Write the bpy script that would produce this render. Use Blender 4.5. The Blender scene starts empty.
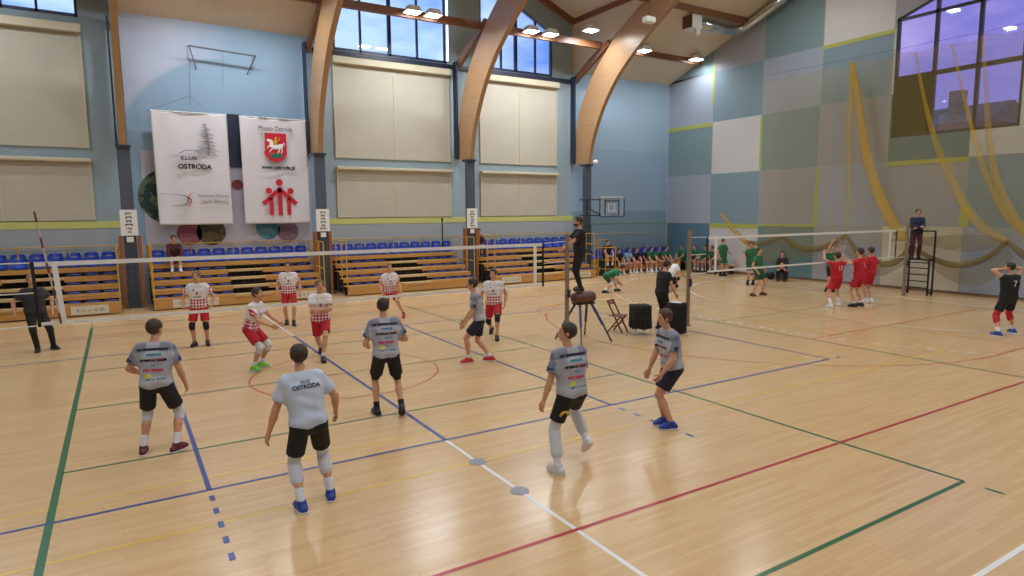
import bpy, math, random
import numpy as np
from mathutils import Vector, Matrix
C = bpy.context.scene.collection
# ---------------- camera ----------------
F_PX = 639.27; YAW = 0.5503; PITCH = 0.1183; ROLL = -0.0072
CAM = np.array([-3.6957, -12.3273, 3.1518])
_cy, _sy = math.cos(YAW), math.sin(YAW)
_f = np.array([_sy * math.cos(PITCH), _cy * math.cos(PITCH), -math.sin(PITCH)])
_r0 = np.array([_cy, -_sy, 0.0]); _u0 = np.cross(_r0, _f)
_r = math.cos(ROLL) * _r0 + math.sin(ROLL) * _u0
_u = -math.sin(ROLL) * _r0 + math.cos(ROLL) * _u0
cd = bpy.data.cameras.new('camera'); cam = bpy.data.objects.new('camera', cd); C.objects.link(cam)
cd.sensor_width = 36.0; cd.lens = F_PX * 36.0 / 1024.0; cd.clip_end = 400
cam.matrix_world = Matrix(((_r[0], _u[0], -_f[0], CAM[0]), (_r[1], _u[1], -_f[1], CAM[1]), (_r[2], _u[2], -_f[2], CAM[2]), (0, 0, 0, 1)))
bpy.context.scene.camera = cam
vs = bpy.context.scene.view_settings
vs.view_transform = 'Standard'; vs.look = 'None'; vs.gamma = 1.0; vs.use_curve_mapping = False
vs.exposure = 0.0
bpy.context.scene.cycles.use_denoising = True
bpy.context.scene.cycles.max_bounces = 6
bpy.context.scene.cycles.transparent_max_bounces = 24
bpy.context.scene.cycles.sample_clamp_indirect = 4.0

# ---------------- world: dusk sky, blue to the far side, violet to the right ----------------
W = bpy.data.worlds.new('world'); bpy.context.scene.world = W; W.use_nodes = True
nt = W.node_tree; nt.nodes.clear()
wo = nt.nodes.new('ShaderNodeOutputWorld'); bg = nt.nodes.new('ShaderNodeBackground')
tc = nt.nodes.new('ShaderNodeTexCoord'); sp = nt.nodes.new('ShaderNodeSeparateXYZ')
nt.links.new(tc.outputs['Generated'], sp.inputs[0])
mr = nt.nodes.new('ShaderNodeMapRange'); mr.inputs[1].default_value = 0.45; mr.inputs[2].default_value = 0.85
nt.links.new(sp.outputs[0], mr.inputs[0])
mp = nt.nodes.new('ShaderNodeMapping'); mp.inputs['Scale'].default_value = (3, 3, 7); nt.links.new(tc.outputs['Generated'], mp.inputs[0])
nz = nt.nodes.new('ShaderNodeTexNoise'); nz.inputs['Scale'].default_value = 1.6; nz.inputs['Detail'].default_value = 6
nt.links.new(mp.outputs[0], nz.inputs['Vector'])
def wramp(c0, c1):
    r = nt.nodes.new('ShaderNodeValToRGB'); r.color_ramp.elements[0].position = 0.42; r.color_ramp.elements[1].position = 0.60
    r.color_ramp.elements[0].color = (*c0, 1); r.color_ramp.elements[1].color = (*c1, 1)
    nt.links.new(nz.outputs['Fac'], r.inputs[0]); return r
ra = wramp((0.09, 0.27, 0.80), (0.44, 0.64, 0.92)); rb = wramp((0.17, 0.16, 0.52), (0.36, 0.30, 0.64))
mx = nt.nodes.new('ShaderNodeMix'); mx.data_type = 'RGBA'
nt.links.new(mr.outputs[0], mx.inputs[0]); nt.links.new(ra.outputs[0], mx.inputs[6]); nt.links.new(rb.outputs[0], mx.inputs[7])
nt.links.new(mx.outputs[2], bg.inputs[0]); bg.inputs[1].default_value = 1.55; nt.links.new(bg.outputs[0], wo.inputs[0])

# ---------------- hall lamps: real fixtures under the roof purlins ----------------
LAMP_POWER = 152.0; LAMP_COL = (0.93, 0.97, 1.0)
def roof_z(y): return 10.0 + 0.39 * (14 - abs(y))
LAMPS = [(6.45, 11.3, 10.84), (7.3, 11.3, 10.84), (11.85, 11.3, 10.86), (12.85, 11.3, 10.86), (14.75, 10.9, 11.2), (18.3, 11.3, 10.84), (21.85, 11.3, 10.84),
         (-1.0, 11.3, 10.84), (1.2, 11.3, 10.84), (-7.5, 11.3, 10.84)]
for _x in (-12.0, -5.5, 0.0, 6.4, 12.8, 19.0):
    LAMPS += [(_x, 4.6, 13.2), (_x + 2.0, -4.6, 13.2)]
for _x in (-9.0, -2.0, 5.0, 12.0, 19.0):
    LAMPS.append((_x, -10.5, 10.9))
for _x, _y, _z in LAMPS:
    ld = bpy.data.lights.new('hall_lamp_light', 'AREA'); ld.shape = 'RECTANGLE'; ld.size = 0.5; ld.size_y = 0.4
    ld.energy = LAMP_POWER * (0.75 if _y > 10 else 1.0) * (0.45 if _x > 21 else 1.0); ld.color = LAMP_COL; ld.spread = math.radians(165)
    lo = bpy.data.objects.new('hall_lamp_light', ld); lo.location = (_x, _y, _z - 0.16); C.objects.link(lo)

# ---------------- helpers ----------------
def hit(px, py, ax, val):
    d = _f + (px - 512) / F_PX * _r - (py - 288) / F_PX * _u
    return CAM + (val - CAM[ax]) / d[ax] * d
def G(px, py):
    h = hit(px, py, 2, 0.0); return float(h[0]), float(h[1])

def tag(o, label=None, cat=None, group=None, kind=None):
    if label: o['label'] = label
    if cat: o['category'] = cat
    if group: o['group'] = group
    if kind: o['kind'] = kind
    return o
def empty(name, loc=(0, 0, 0), rz=0.0):
    o = bpy.data.objects.new(name, None); C.objects.link(o); o.location = loc; o.rotation_euler = (0, 0, rz); o.empty_display_size = 0.2
    return o
class MB:
    def __init__(s): s.v = []; s.f = []; s.sm = False
    def add(s, vs_, fs):
        n = len(s.v); s.v += [tuple(map(float, q)) for q in vs_]; s.f += [tuple(n + i for i in f) for f in fs]; return s
    def box(s, x0, x1, y0, y1, z0, z1):
        return s.add([(x0, y0, z0), (x1, y0, z0), (x1, y1, z0), (x0, y1, z0), (x0, y0, z1), (x1, y0, z1), (x1, y1, z1), (x0, y1, z1)],
                     [(0, 3, 2, 1), (4, 5, 6, 7), (0, 1, 5, 4), (1, 2, 6, 5), (2, 3, 7, 6), (3, 0, 4, 7)])
    def bar(s, a, b, w, h=None, up=(0, 0, 1)):
        a = Vector(a); b = Vector(b); h = h or w; d = (b - a).normalized(); up = Vector(up)
        if abs(d.dot(up)) > .98: up = Vector((0, 1, 0))
        x = d.cross(up).normalized() * w / 2; y = x.cross(d).normalized() * h / 2
        vv = [p + i * x + j * y for p in (a, b) for i, j in ((-1, -1), (1, -1), (1, 1), (-1, 1))]
        return s.add(vv, [(0, 1, 2, 3), (7, 6, 5, 4), (0, 4, 5, 1), (1, 5, 6, 2), (2, 6, 7, 3), (3, 7, 4, 0)])
    def tube(s, pts, r, n=8, cap=True):
        pts = [Vector(p) for p in pts]; m = len(pts); rr = r if isinstance(r, (list, tuple)) else [r] * m
        vv = []; prev = None
        for i, p in enumerate(pts):
            d = (pts[min(i + 1, m - 1)] - pts[max(i - 1, 0)]).normalized()
            if prev is None:
                up = Vector((0, 0, 1)) if abs(d.z) < .9 else Vector((0, 1, 0)); x = d.cross(up).normalized()
            else:
                x = (prev - d * prev.dot(d)).normalized()
            prev = x; y = d.cross(x)
            for k in range(n):
                a = 2 * math.pi * k / n; vv.append(p + rr[i] * (math.cos(a) * x + math.sin(a) * y))
        ff = [(i * n + k, i * n + (k + 1) % n, (i + 1) * n + (k + 1) % n, (i + 1) * n + k) for i in range(m - 1) for k in range(n)]
        if cap: ff += [tuple(range(n))[::-1], tuple((m - 1) * n + k for k in range(n))]
        return s.add(vv, ff)
    def prism(s, poly, vec):
        n = len(poly); vec = Vector(vec); vv = [Vector(p) for p in poly] + [Vector(p) + vec for p in poly]
        return s.add(vv, [tuple(range(n))[::-1], tuple(range(n, 2 * n))] + [(i, (i + 1) % n, n + (i + 1) % n, n + i) for i in range(n)])
    def ell(s, c, r, nu=8, nv=6):
        vv = [(c[0], c[1], c[2] - r[2])]
        for j in range(1, nv):
            t = -math.pi / 2 + math.pi * j / nv
            for i in range(nu):
                a = 2 * math.pi * i / nu; vv.append((c[0] + r[0] * math.cos(t) * math.cos(a), c[1] + r[1] * math.cos(t) * math.sin(a), c[2] + r[2] * math.sin(t)))
        vv.append((c[0], c[1], c[2] + r[2])); L = len(vv) - 1
        ff = [(0, 1 + (i + 1) % nu, 1 + i) for i in range(nu)]
        for j in range(nv - 2):
            ff += [(1 + j * nu + i, 1 + j * nu + (i + 1) % nu, 1 + (j + 1) * nu + (i + 1) % nu, 1 + (j + 1) * nu + i) for i in range(nu)]
        ff += [(1 + (nv - 2) * nu + i, 1 + (nv - 2) * nu + (i + 1) % nu, L) for i in range(nu)]
        return s.add(vv, ff)
    def build(s, name, mat, parent=None, smooth=False, bevel=0):
        me = bpy.data.meshes.new(name); me.from_pydata(s.v, [], s.f); me.validate(); me.update()
        if mat: me.materials.append(mat)
        if smooth: me.polygons.foreach_set('use_smooth', [True] * len(me.polygons))
        o = bpy.data.objects.new(name, me); C.objects.link(o)
        if parent is not None: o.parent = parent
        if bevel:
            b = o.modifiers.new('bevel', 'BEVEL'); b.width = bevel; b.segments = 2; b.limit_method = 'ANGLE'
        return o
def copy_tree(o, parent=None):
    c = o.copy(); C.objects.link(c); c.parent = parent
    for ch in list(o.children): copy_tree(ch, c)
    return c

# ---------------- materials ----------------
MATS = {}
def mat(name, col, rough=0.6, metal=0.0, spec=0.5, var=0.06, scale=8.0, emis=None, es=0.0, alpha=1.0):
    if name in MATS: return MATS[name]
    m = bpy.data.materials.new(name); m.use_nodes = True; n = m.node_tree; b = n.nodes['Principled BSDF']
    b.inputs['Roughness'].default_value = rough; b.inputs['Metallic'].default_value = metal; b.inputs['Specular IOR Level'].default_value = spec
    b.inputs['Alpha'].default_value = alpha
    t = n.nodes.new('ShaderNodeTexCoord'); z = n.nodes.new('ShaderNodeTexNoise'); z.inputs['Scale'].default_value = scale; z.inputs['Detail'].default_value = 4
    n.links.new(t.outputs['Object'], z.inputs['Vector'])
    x = n.nodes.new('ShaderNodeMix'); x.data_type = 'RGBA'; n.links.new(z.outputs['Fac'], x.inputs[0])
    x.inputs[6].default_value = (*[c * (1 - var) for c in col], 1); x.inputs[7].default_value = (*[min(1, c * (1 + var)) for c in col], 1)
    n.links.new(x.outputs[2], b.inputs['Base Color'])
    if emis: b.inputs['Emission Color'].default_value = (*emis, 1); b.inputs['Emission Strength'].default_value = es
    MATS[name] = m; return m
class NX:
    """tiny node expression helper"""
    def __init__(s, m): s.m = m; s.n = m.node_tree; s.b = s.n.nodes['Principled BSDF']
    def M(s, op, a, b=0.0, c=0.0):
        k = s.n.nodes.new('ShaderNodeMath'); k.operation = op
        for i, v in enumerate((a, b, c)):
            if isinstance(v, (int, float)): k.inputs[i].default_value = v
            else: s.n.links.new(v, k.inputs[i])
        return k.outputs[0]
    def band(s, v, lo, hi): return s.M('MULTIPLY', s.M('GREATER_THAN', v, lo), s.M('LESS_THAN', v, hi))
    def mul(s, *a):
        r = a[0]
        for x in a[1:]: r = s.M('MULTIPLY', r, x)
        return r
    def mx(s, f, a, b):
        k = s.n.nodes.new('ShaderNodeMix'); k.data_type = 'RGBA'
        for i, v in ((0, f), (6, a), (7, b)):
            if isinstance(v, (int, float)): k.inputs[i].default_value = v
            elif isinstance(v, tuple): k.inputs[i].default_value = (*v, 1)
            else: s.n.links.new(v, k.inputs[i])
        return k.outputs[2]
    def xyz(s, vec):
        k = s.n.nodes.new('ShaderNodeSeparateXYZ'); s.n.links.new(vec, k.inputs[0]); return k.outputs
    def obj(s): return s.n.nodes.new('ShaderNodeTexCoord').outputs['Object']
    def attr(s, name): k = s.n.nodes.new('ShaderNodeAttribute'); k.attribute_name = name; return k.outputs['Vector']
    def noise(s, vec, scale, detail=2.0, mapping=None):
        if mapping:
            q = s.n.nodes.new('ShaderNodeMapping'); q.inputs['Scale'].default_value = mapping; s.n.links.new(vec, q.inputs[0]); vec = q.outputs[0]
        k = s.n.nodes.new('ShaderNodeTexNoise'); k.inputs['Scale'].default_value = scale; k.inputs['Detail'].default_value = detail
        s.n.links.new(vec, k.inputs['Vector']); return k.outputs['Fac']
    def col(s, c): s.n.links.new(c, s.b.inputs['Base Color'])
    def bump(s, h, dist=0.01, strength=0.5):
        k = s.n.nodes.new('ShaderNodeBump'); k.inputs['Distance'].default_value = dist; k.inputs['Strength'].default_value = strength
        s.n.links.new(h, k.inputs['Height']); s.n.links.new(k.outputs[0], s.b.inputs['Normal'])
def newmat(name, rough=0.6, spec=0.5):
    m = bpy.data.materials.new(name); m.use_nodes = True; MATS[name] = m; x = NX(m)
    x.b.inputs['Roughness'].default_value = rough; x.b.inputs['Specular IOR Level'].default_value = spec; return m, x
def S(r, g, b):
    """sRGB 0-255 to linear"""
    f = lambda c: (c / 255 / 12.92) if c <= 10 else ((c / 255 + .055) / 1.055) ** 2.4
    return (f(r), f(g), f(b))

# sports floor: narrow maple strips running along X, lacquered
M_floor, x = newmat('sports_parquet', 0.22, 0.5)
_o = x.obj()
br = x.n.nodes.new('ShaderNodeTexBrick'); x.n.links.new(_o, br.inputs['Vector'])
br.inputs['Scale'].default_value = 1.0; br.inputs['Brick Width'].default_value = 1.1; br.inputs['Row Height'].default_value = 0.065; br.inputs['Mortar Size'].default_value = 0.0012
br.inputs['Color1'].default_value = (*S(214, 182, 136), 1); br.inputs['Color2'].default_value = (*S(200, 166, 118), 1); br.inputs['Mortar'].default_value = (*S(170, 125, 75), 1)
big = x.noise(_o, 0.5, 3, (0.5, 1.5, 1)); fine = x.noise(_o, 3.0, 4, (0.6, 9, 1))
c1 = x.mx(x.M('MULTIPLY', fine, 0.5), br.outputs['Color'], S(214, 184, 142)); c2 = x.mx(x.M('MULTIPLY', big, 0.35), c1, S(192, 152, 100))
x.col(c2)
x.n.links.new(x.M('ADD', x.M('MULTIPLY', x.noise(_o, 2.0, 3, (1, 6, 1)), 0.12), 0.17), x.b.inputs['Roughness'])

M_wood = newmat('glulam_timber', 0.4)[0]; x = NX(M_wood); _o = x.obj()
x.col(x.mx(x.noise(_o, 3.0, 5, (1.0, 0.5, 6)), S(152, 118, 84), S(188, 150, 110)))
M_wood_dark = newmat('dark_timber', 0.45)[0]; x = NX(M_wood_dark); _o = x.obj()
x.col(x.mx(x.noise(_o, 3.0, 5, (0.5, 1, 6)), S(112, 72, 48), S(146, 96, 64)))
M_ceiling = newmat('ceiling_boards', 0.6)[0]; x = NX(M_ceiling); _o = x.obj()
x.col(x.mx(x.noise(_o, 1.0, 3, (9, 0.6, 0.6)), S(206, 190, 164), S(222, 208, 184)))
M_fascia = newmat('honey_plywood', 0.4)[0]; x = NX(M_fascia); _o = x.obj()
x.col(x.mx(x.noise(_o, 2.0, 4, (1, 5, 9)), S(178, 128, 66), S(204, 156, 90)))
M_tread = mat('light_wood_tread', S(200, 170, 120), 0.45)
M_dark = mat('gap_shade_and_dark', S(34, 28, 26), 0.7)  # near-black: shade of open gaps in the stands; also platform and bench legs
M_navy = mat('navy_steel', S(34, 44, 66), 0.45)
M_col = mat('graphite_column', S(74, 82, 96), 0.5)
M_teal = mat('teal_grey_wall', S(128, 152, 162), 0.7, var=0.04, scale=1.5)
M_teal2 = mat('teal_wall', S(146, 164, 174), 0.7, var=0.04, scale=1.5)
M_lime = mat('lime_band', S(196, 202, 124), 0.7, var=0.04)
M_low = mat('blue_grey_wall', S(156, 168, 178), 0.7, var=0.05, scale=2)
M_shut = newmat('cream_roller_shutter', 0.6)[0]; x = NX(M_shut); _o = x.obj(); _z = x.xyz(_o)[2]
wv = x.M('ABSOLUTE', x.M('SINE', x.M('MULTIPLY', _z, 52.0)))
x.col(x.mx(x.noise(_o, 1.2, 2), S(182, 177, 164), S(194, 190, 176))); x.bump(wv, 0.008, 0.35)
M_cream = mat('cream_casing', S(204, 196, 172), 0.5)
M_white = mat('white_paint', S(225, 225, 222), 0.5)
M_frame = mat('dark_blue_frame', S(38, 52, 92), 0.4)
M_black = mat('black_steel', S(22, 22, 24), 0.4)
M_yel = mat('yellow_rail', S(206, 160, 50), 0.4)
M_seat = mat('blue_plastic', S(26, 66, 178), 0.35)
M_silver = mat('galvanised_duct', S(190, 196, 200), 0.25, metal=0.9)
M_glass = bpy.data.materials.new('window_glass'); M_glass.use_nodes = True; _n = M_glass.node_tree; _n.nodes.clear()
_out = _n.nodes.new('ShaderNodeOutputMaterial'); _tr = _n.nodes.new('ShaderNodeBsdfTransparent'); _gl = _n.nodes.new('ShaderNodeBsdfGlossy'); _gl.inputs['Roughness'].default_value = 0.02
_mx = _n.nodes.new('ShaderNodeMixShader'); _mx.inputs[0].default_value = 0.09
_n.links.new(_tr.outputs[0], _mx.inputs[1]); _n.links.new(_gl.outputs[0], _mx.inputs[2]); _n.links.new(_mx.outputs[0], _out.inputs[0])
def gauze(name, col, dens):
    m = bpy.data.materials.new(name); m.use_nodes = True; n = m.node_tree; n.nodes.clear()
    o = n.nodes.new('ShaderNodeOutputMaterial'); t = n.nodes.new('ShaderNodeBsdfTransparent'); d = n.nodes.new('ShaderNodeBsdfDiffuse'); d.inputs[0].default_value = (*col, 1)
    k = n.nodes.new('ShaderNodeMixShader'); k.inputs[0].default_value = dens
    n.links.new(t.outputs[0], k.inputs[1]); n.links.new(d.outputs[0], k.inputs[2]); n.links.new(k.outputs[0], o.inputs[0]); return m
M_veil = gauze('yellow_netting', S(176, 160, 84), 0.24)
M_bunch = gauze('gathered_yellow_netting', S(212, 170, 44), 0.42)
M_swag = gauze('draped_olive_netting', S(132, 114, 56), 0.5)
M_swagveil = gauze('olive_netting', S(126, 114, 70), 0.4)

# ---------------- the hall ----------------
XW = 22.7; XL = -24.0; YF = 14.0; YN = -15.5
fl = MB().box(XL, XW, YN, YF + 0.4, -0.2, 0.0).build('floor', M_floor); tag(fl, kind='structure')
# court lines: thin paint on the floor
def linemat(n, c): return mat(n, c, 0.3, var=0.08, scale=3)
L_blue = linemat('blue_line_paint', S(44, 70, 140)); L_green = linemat('green_line_paint', S(36, 100, 62)); L_red = linemat('red_line_paint', S(172, 44, 48))
L_white = linemat('white_line_paint', S(226, 226, 226)); L_yel = linemat('yellow_line_paint', S(218, 184, 84)); L_lt = linemat('faded_red_line_paint', S(190, 108, 70))
def lseg(mb, x0, y0, x1, y1, w, z):
    a = Vector((x0, y0, 0)); b = Vector((x1, y1, 0)); d = (b - a).normalized(); n = Vector((-d.y, d.x, 0)) * w / 2
    mb.add([a + n * -1 + Vector((0, 0, z)), b - n + Vector((0, 0, z)), b + n + Vector((0, 0, z)), a + n + Vector((0, 0, z))], [(0, 1, 2, 3)])
def larc(mb, cx, cy, r, a0, a1, w, z, n=48, dash=False):
    for i in range(n):
        if dash and i % 2: continue
        t0 = math.radians(a0 + (a1 - a0) * i / n); t1 = math.radians(a0 + (a1 - a0) * (i + 1) / n)
        q = [(cx + rr * math.cos(t), cy + rr * math.sin(t), z) for rr, t in ((r - w / 2, t0), (r + w / 2, t0), (r + w / 2, t1), (r - w / 2, t1))]
        mb.add(q, [(0, 1, 2, 3)])
yl = MB()
for s in (-1, 1): lseg(yl, -11.89, s * 5.43, 11.89, s * 5.43, 0.05, 0.0010)
for s in (-1, 1): lseg(yl, -11.89, s * 4.11, 11.89, s * 4.11, 0.04, 0.0010)
lseg(yl, 11.89, -5.43, 11.89, 5.43, 0.05, 0.0010)
yl.build('yellow_court_line', L_yel, fl)
wl = MB(); lseg(wl, 0, -10, 0, 10, 0.05, 0.0014)
for s in (-1, 1):
    lseg(wl, -20, s * 10, 20, s * 10, 0.05, 0.0014)
lseg(wl, 20, -10, 20, 10, 0.05, 0.0014)
lseg(wl, 14, -1.5, 14, 1.5, 0.05, 0.0014); larc(wl, 20, 1.5, 6, 90, 180, 0.05, 0.0014); larc(wl, 20, -1.5, 6, 180, 270, 0.05, 0.0014)
for k in range(8): lseg(wl, 11, -1.4 + k * 0.36, 11, -1.22 + k * 0.36, 0.05, 0.0014)
larc(wl, 20, 1.5, 9, 108, 180, 0.05, 0.0014, 61, True); larc(wl, 20, -1.5, 9, 180, 252, 0.05, 0.0014, 61, True)
wl.build('white_court_line', L_white, fl)
rl = MB()
for s in (-1, 1): lseg(rl, -14, s * 7.5, 14, s * 7.5, 0.05, 0.0018)
rl.build('red_court_line', L_red, fl)
rf = MB(); larc(rf, 0, 0, 1.8, 0, 360, 0.045, 0.0018); larc(rf, 9.1, 3.5, 1.8, 85, 275, 0.05, 0.0018)
larc(rf, 12.4, 0, 6.25, 90, 270, 0.045, 0.0018, 64); lseg(rf, 14, -7.5, 14, 7.5, 0.05, 0.0018); lseg(rf, 12.4, -6.25, 14, -6.25, 0.05, 0.0018)
lseg(rf, 10.6, -3, 19.6, -3, 0.05, 0.0018)
rf.build('faded_red_court_line', L_lt, fl)
gl = MB()
for cx in (0, 15.1):
    for s in (-1, 1):
        lseg(gl, cx + s * 4.5, -9, cx + s * 4.5, 9, 0.075 if (cx, s) == (0, -1) else 0.05, 0.0022)
        lseg(gl, cx - 4.5, s * 9, cx + 4.5, s * 9, 0.05, 0.0022)
        if cx == 0: lseg(gl, cx - 4.5, s * 3, cx + 4.5, s * 3, 0.045, 0.0022)
        for k in (-1, 1): lseg(gl, cx + s * 4.5, k * 9.22, cx + s * 4.5, k * 9.40, 0.05, 0.0022)
    lseg(gl, cx - 4.5, 0, cx + 4.5, 0, 0.045, 0.0022)
for yy in (7.1,): lseg(gl, -9, yy, 6, yy, 0.035, 0.0022)
gl.build('green_court_line', L_green, fl)
bl = MB()
for s in (-1, 1):
    lseg(bl, -9, s * 4.5, 9, s * 4.5, 0.05, 0.0026); lseg(bl, s * 9, -4.5, s * 9, 4.5, 0.05, 0.0026); lseg(bl, s * 3, -4.5, s * 3, 4.5, 0.055, 0.0026)
    lseg(bl, s * 9.25, -4.5, s * 9.4, -4.5, 0.05, 0.0026)
    for k in range(5):
        for q in (-1, 1): lseg(bl, s * 3, q * (4.68 + 0.36 * k), s * 3, q * (4.83 + 0.36 * k), 0.055, 0.0026)
lseg(bl, 0, -4.5, 0, 4.5, 0.06, 0.0026)
bl.build('blue_court_line', L_blue, fl)
sk = MB()
for yy in (-5.44, -6.44):
    sk.tube([(0, yy, 0.0), (0, yy, 0.006)], 0.11, 20)
sk.build('post_socket_cover', mat('grey_cover', S(140, 142, 148), 0.4, metal=0.6), fl)

# roof: two slopes with two cross gables (dormers) on the far side
def notch(x0, x1):  # roof panel points on far slope around a dormer
    e = 7.9; return x0, x1, e
EZ = 12.5; PZ = 15.2; XM = 9.65
def yof(z): return 14 - (z - 10.0) / 0.39
rm = MB()
def rp(x, y): return (x, y, roof_z(y))
yE = yof(EZ); yP = yof(PZ)
t = 0.0
def poly(mb, pts, th=(0, 0, 0.15)): mb.prism(pts, th)
# near slope
poly(rm, [rp(XL, -15.9), rp(XW + .3, -15.9), rp(XW + .3, 0), rp(XL, 0)][::-1])
# far slope: ridge strip then bays
poly(rm, [rp(XL, 0), rp(XL, yP), rp(XW + .3, yP), rp(XW + .3, 0)])
for (xa, xm, xb) in ((3.2, 9.65, 16.1), (-16.1, -9.65, -3.2)):
    for (q0, q1) in ((xa, xm), (xb, xm)):
        poly(rm, [rp(q0, yE), rp(q1, yP), rp(q0, yP)])
for (q0, q1) in ((16.1, XW + .3), (-3.2, 3.2), (XL, -16.1)):
    poly(rm, [rp(q0, YF + .3), rp(q1, YF + .3), rp(q1, yP), rp(q0, yP)])
for (xa, xm, xb) in ((3.2, 9.65, 16.1), (-16.1, -9.65, -3.2)):
    for q0 in (xa, xb):
        poly(rm, [(q0, YF + .3, EZ), (q0, yE, EZ), (xm, yP, PZ), (xm, YF + .3, PZ)])
        poly(rm, [(q0 - .05, YF + .3, roof_z(YF + .3) - .1), (q0 - .05, yE - .3, EZ), (q0 - .05, yE - .3, EZ + .12), (q0 - .05, YF + .3, EZ + .05)], (0.10, 0, 0))
tag(rm.build('ceiling', M_ceiling), kind='structure')

# far wall with openings (windows in the gables)
WY0, WY1 = YF, YF + 0.3
fw = MB()
def fwp(x0, x1, z0, z1, y0=WY0): fw.box(x0, x1, y0, WY1, z0, z1)
# bays 3 + 4
for (xa, xb) in ((3.2, 16.1), (-16.1, -3.2)):
    fwp(xa, xb, 0, 9.66)
W3 = (4.15, 9.15); W4 = (10.85, 14.85)
fwp(3.2, W3[0], 9.66, 12.6); fwp(W3[1], W4[0], 9.66, 15.1)
fw.prism([(W4[1], WY0, 9.66), (16.1, WY0, 9.66), (16.1, WY0, EZ), (W4[1], WY0, EZ + .5)], (0, .3, 0))
gz = lambda X: PZ - (PZ - EZ) / 6.45 * abs(X - XM)
fw.prism([(W4[1], WY0, 11.75), (W4[1], WY0, gz(W4[1])), (XM + 1.2, WY0, gz(W4[0])), (XM + 1.2, WY0, 13.75)], (0, .3, 0))
fw.prism([(W3[0], WY0, 11.9), (W3[0], WY0, gz(W3[0])), (W3[1], WY0, gz(W3[1])), (W3[1], WY0, 14.2)], (0, .3, 0))
# left dormer window -9.1..-4.35
fwp(-4.35, -3.2, 9.66, 12.6); fwp(-16.1, -9.15, 9.66, 15.1)
fw.prism([(-4.35, WY0, 11.9), (-4.35, WY0, 13.0), (-9.15, WY0, 15.0), (-9.15, WY0, 14.2)], (0, .3, 0))
tag(fw.build('wall_far', M_teal2), kind='structure')
# painted light-blue bays (wall between and right of gables)
M_bay, x = newmat('sky_blue_mural_wall', 0.7); _o = x.obj(); X_, Y_, Z_ = x.xyz(_o)
d2 = x.M('SQRT', x.M('ADD', x.M('POWER', x.M('SUBTRACT', X_, 0.6), 2), x.M('POWER', x.M('SUBTRACT', Z_, 4.6), 2)))
mrn = x.n.nodes.new('ShaderNodeMapRange'); mrn.inputs[1].default_value = -1.6; mrn.inputs[2].default_value = .4; x.n.links.new(X_, mrn.inputs[0])
mr2 = x.n.nodes.new('ShaderNodeMapRange'); mr2.inputs[1].default_value = 4.42; mr2.inputs[2].default_value = 4.25; x.n.links.new(d2, mr2.inputs[0])
inside = x.M('MAXIMUM', mr2.outputs[0], mrn.outputs[0])
x.col(x.mx(inside, x.mx(x.noise(_o, .8), S(170, 182, 208), S(184, 194, 216)), x.mx(x.noise(_o, .6), S(132, 162, 190), S(144, 172, 198))))
bw = MB().box(-3.2, 3.2, WY0 - .02, WY1, 0, 10.25).build('wall_far_mural', M_bay); tag(bw, kind='structure')
M_bay5, x = newmat('pale_blue_wall', 0.7); _o = x.obj(); X_, Y_, Z_ = x.xyz(_o)
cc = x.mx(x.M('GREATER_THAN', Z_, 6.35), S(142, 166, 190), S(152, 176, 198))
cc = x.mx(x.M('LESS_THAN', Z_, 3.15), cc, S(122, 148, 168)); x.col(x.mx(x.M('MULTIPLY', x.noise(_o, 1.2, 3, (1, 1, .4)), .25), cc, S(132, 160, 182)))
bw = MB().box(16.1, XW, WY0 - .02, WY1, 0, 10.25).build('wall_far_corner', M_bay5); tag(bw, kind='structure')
# left/near walls
tag(MB().prism([(XL - .3, YN, 0), (XL - .3, YF, 0), (XL - .3, YF, 10.2), (XL - .3, 0, 15.5), (XL - .3, YN, roof_z(YN))], (.3, 0, 0)).build('wall_left', M_low), kind='structure')
tag(MB().box(XL, XW, YN - .3, YN, 0, roof_z(YN)).build('wall_near', M_low), kind='structure')

# lime band, dado, shutters in the gable bays
trim_n = [0]
def trim(mb, m, nm=None):
    trim_n[0] += 1; o = mb.build('trim_%d' % trim_n[0], m); tag(o, kind='structure'); return o
for (xa, xb) in ((3.2, 16.1), (-16.1, -3.2)):
    trim(MB().box(xa, xb, WY0 - .03, WY0, 2.70, 2.94), M_lime)
    trim(MB().box(xa, xb, WY0 - .015, WY0, 0.0, 2.70), M_low)
trim(MB().box(16.1, XW, WY0 - .04, WY0 - .02, 2.5, 2.56), mat('pale_green_strip', S(120, 160, 150), .7))
def shutter(x0, x1, z0, z1, lab):
    r = empty('roller_shutter', ((x0 + x1) / 2, WY0, z0)); tag(r, lab, 'shutter', 'cream roller shutters on the far wall')
    w = (x1 - x0) / 2
    m_ = MB()
    for k in range(2): m_.box(-w + k * w + .03, -w + (k + 1) * w - .03, -.05, -.0, 0, z1 - z0)
    m_.build('curtain', M_shut, r)
    MB().box(-w - .06, w + .06, -.26, 0, z1 - z0, z1 - z0 + (.28 if z0 > 5 else .13)).build('casing', M_cream, r, bevel=.03)
    for q in (-w, 0, w): MB().box(q - .035, q + .035, -.07, 0, 0, z1 - z0).build('guide_rail', mat('guide_cream', S(198, 190, 166), .5), r)
for (a, b, nm) in ((4.1, 9.2, 'left of the third column'), (10.8, 15.05, 'right of the third column'), (-9.3, -4.35, 'at the far left edge')):
    shutter(a, b, 5.4, 9.12, 'tall upper cream roller shutter ' + nm)
    shutter(a, b, 2.97, 4.92, 'low cream roller shutter above the lime band ' + nm)
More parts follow.
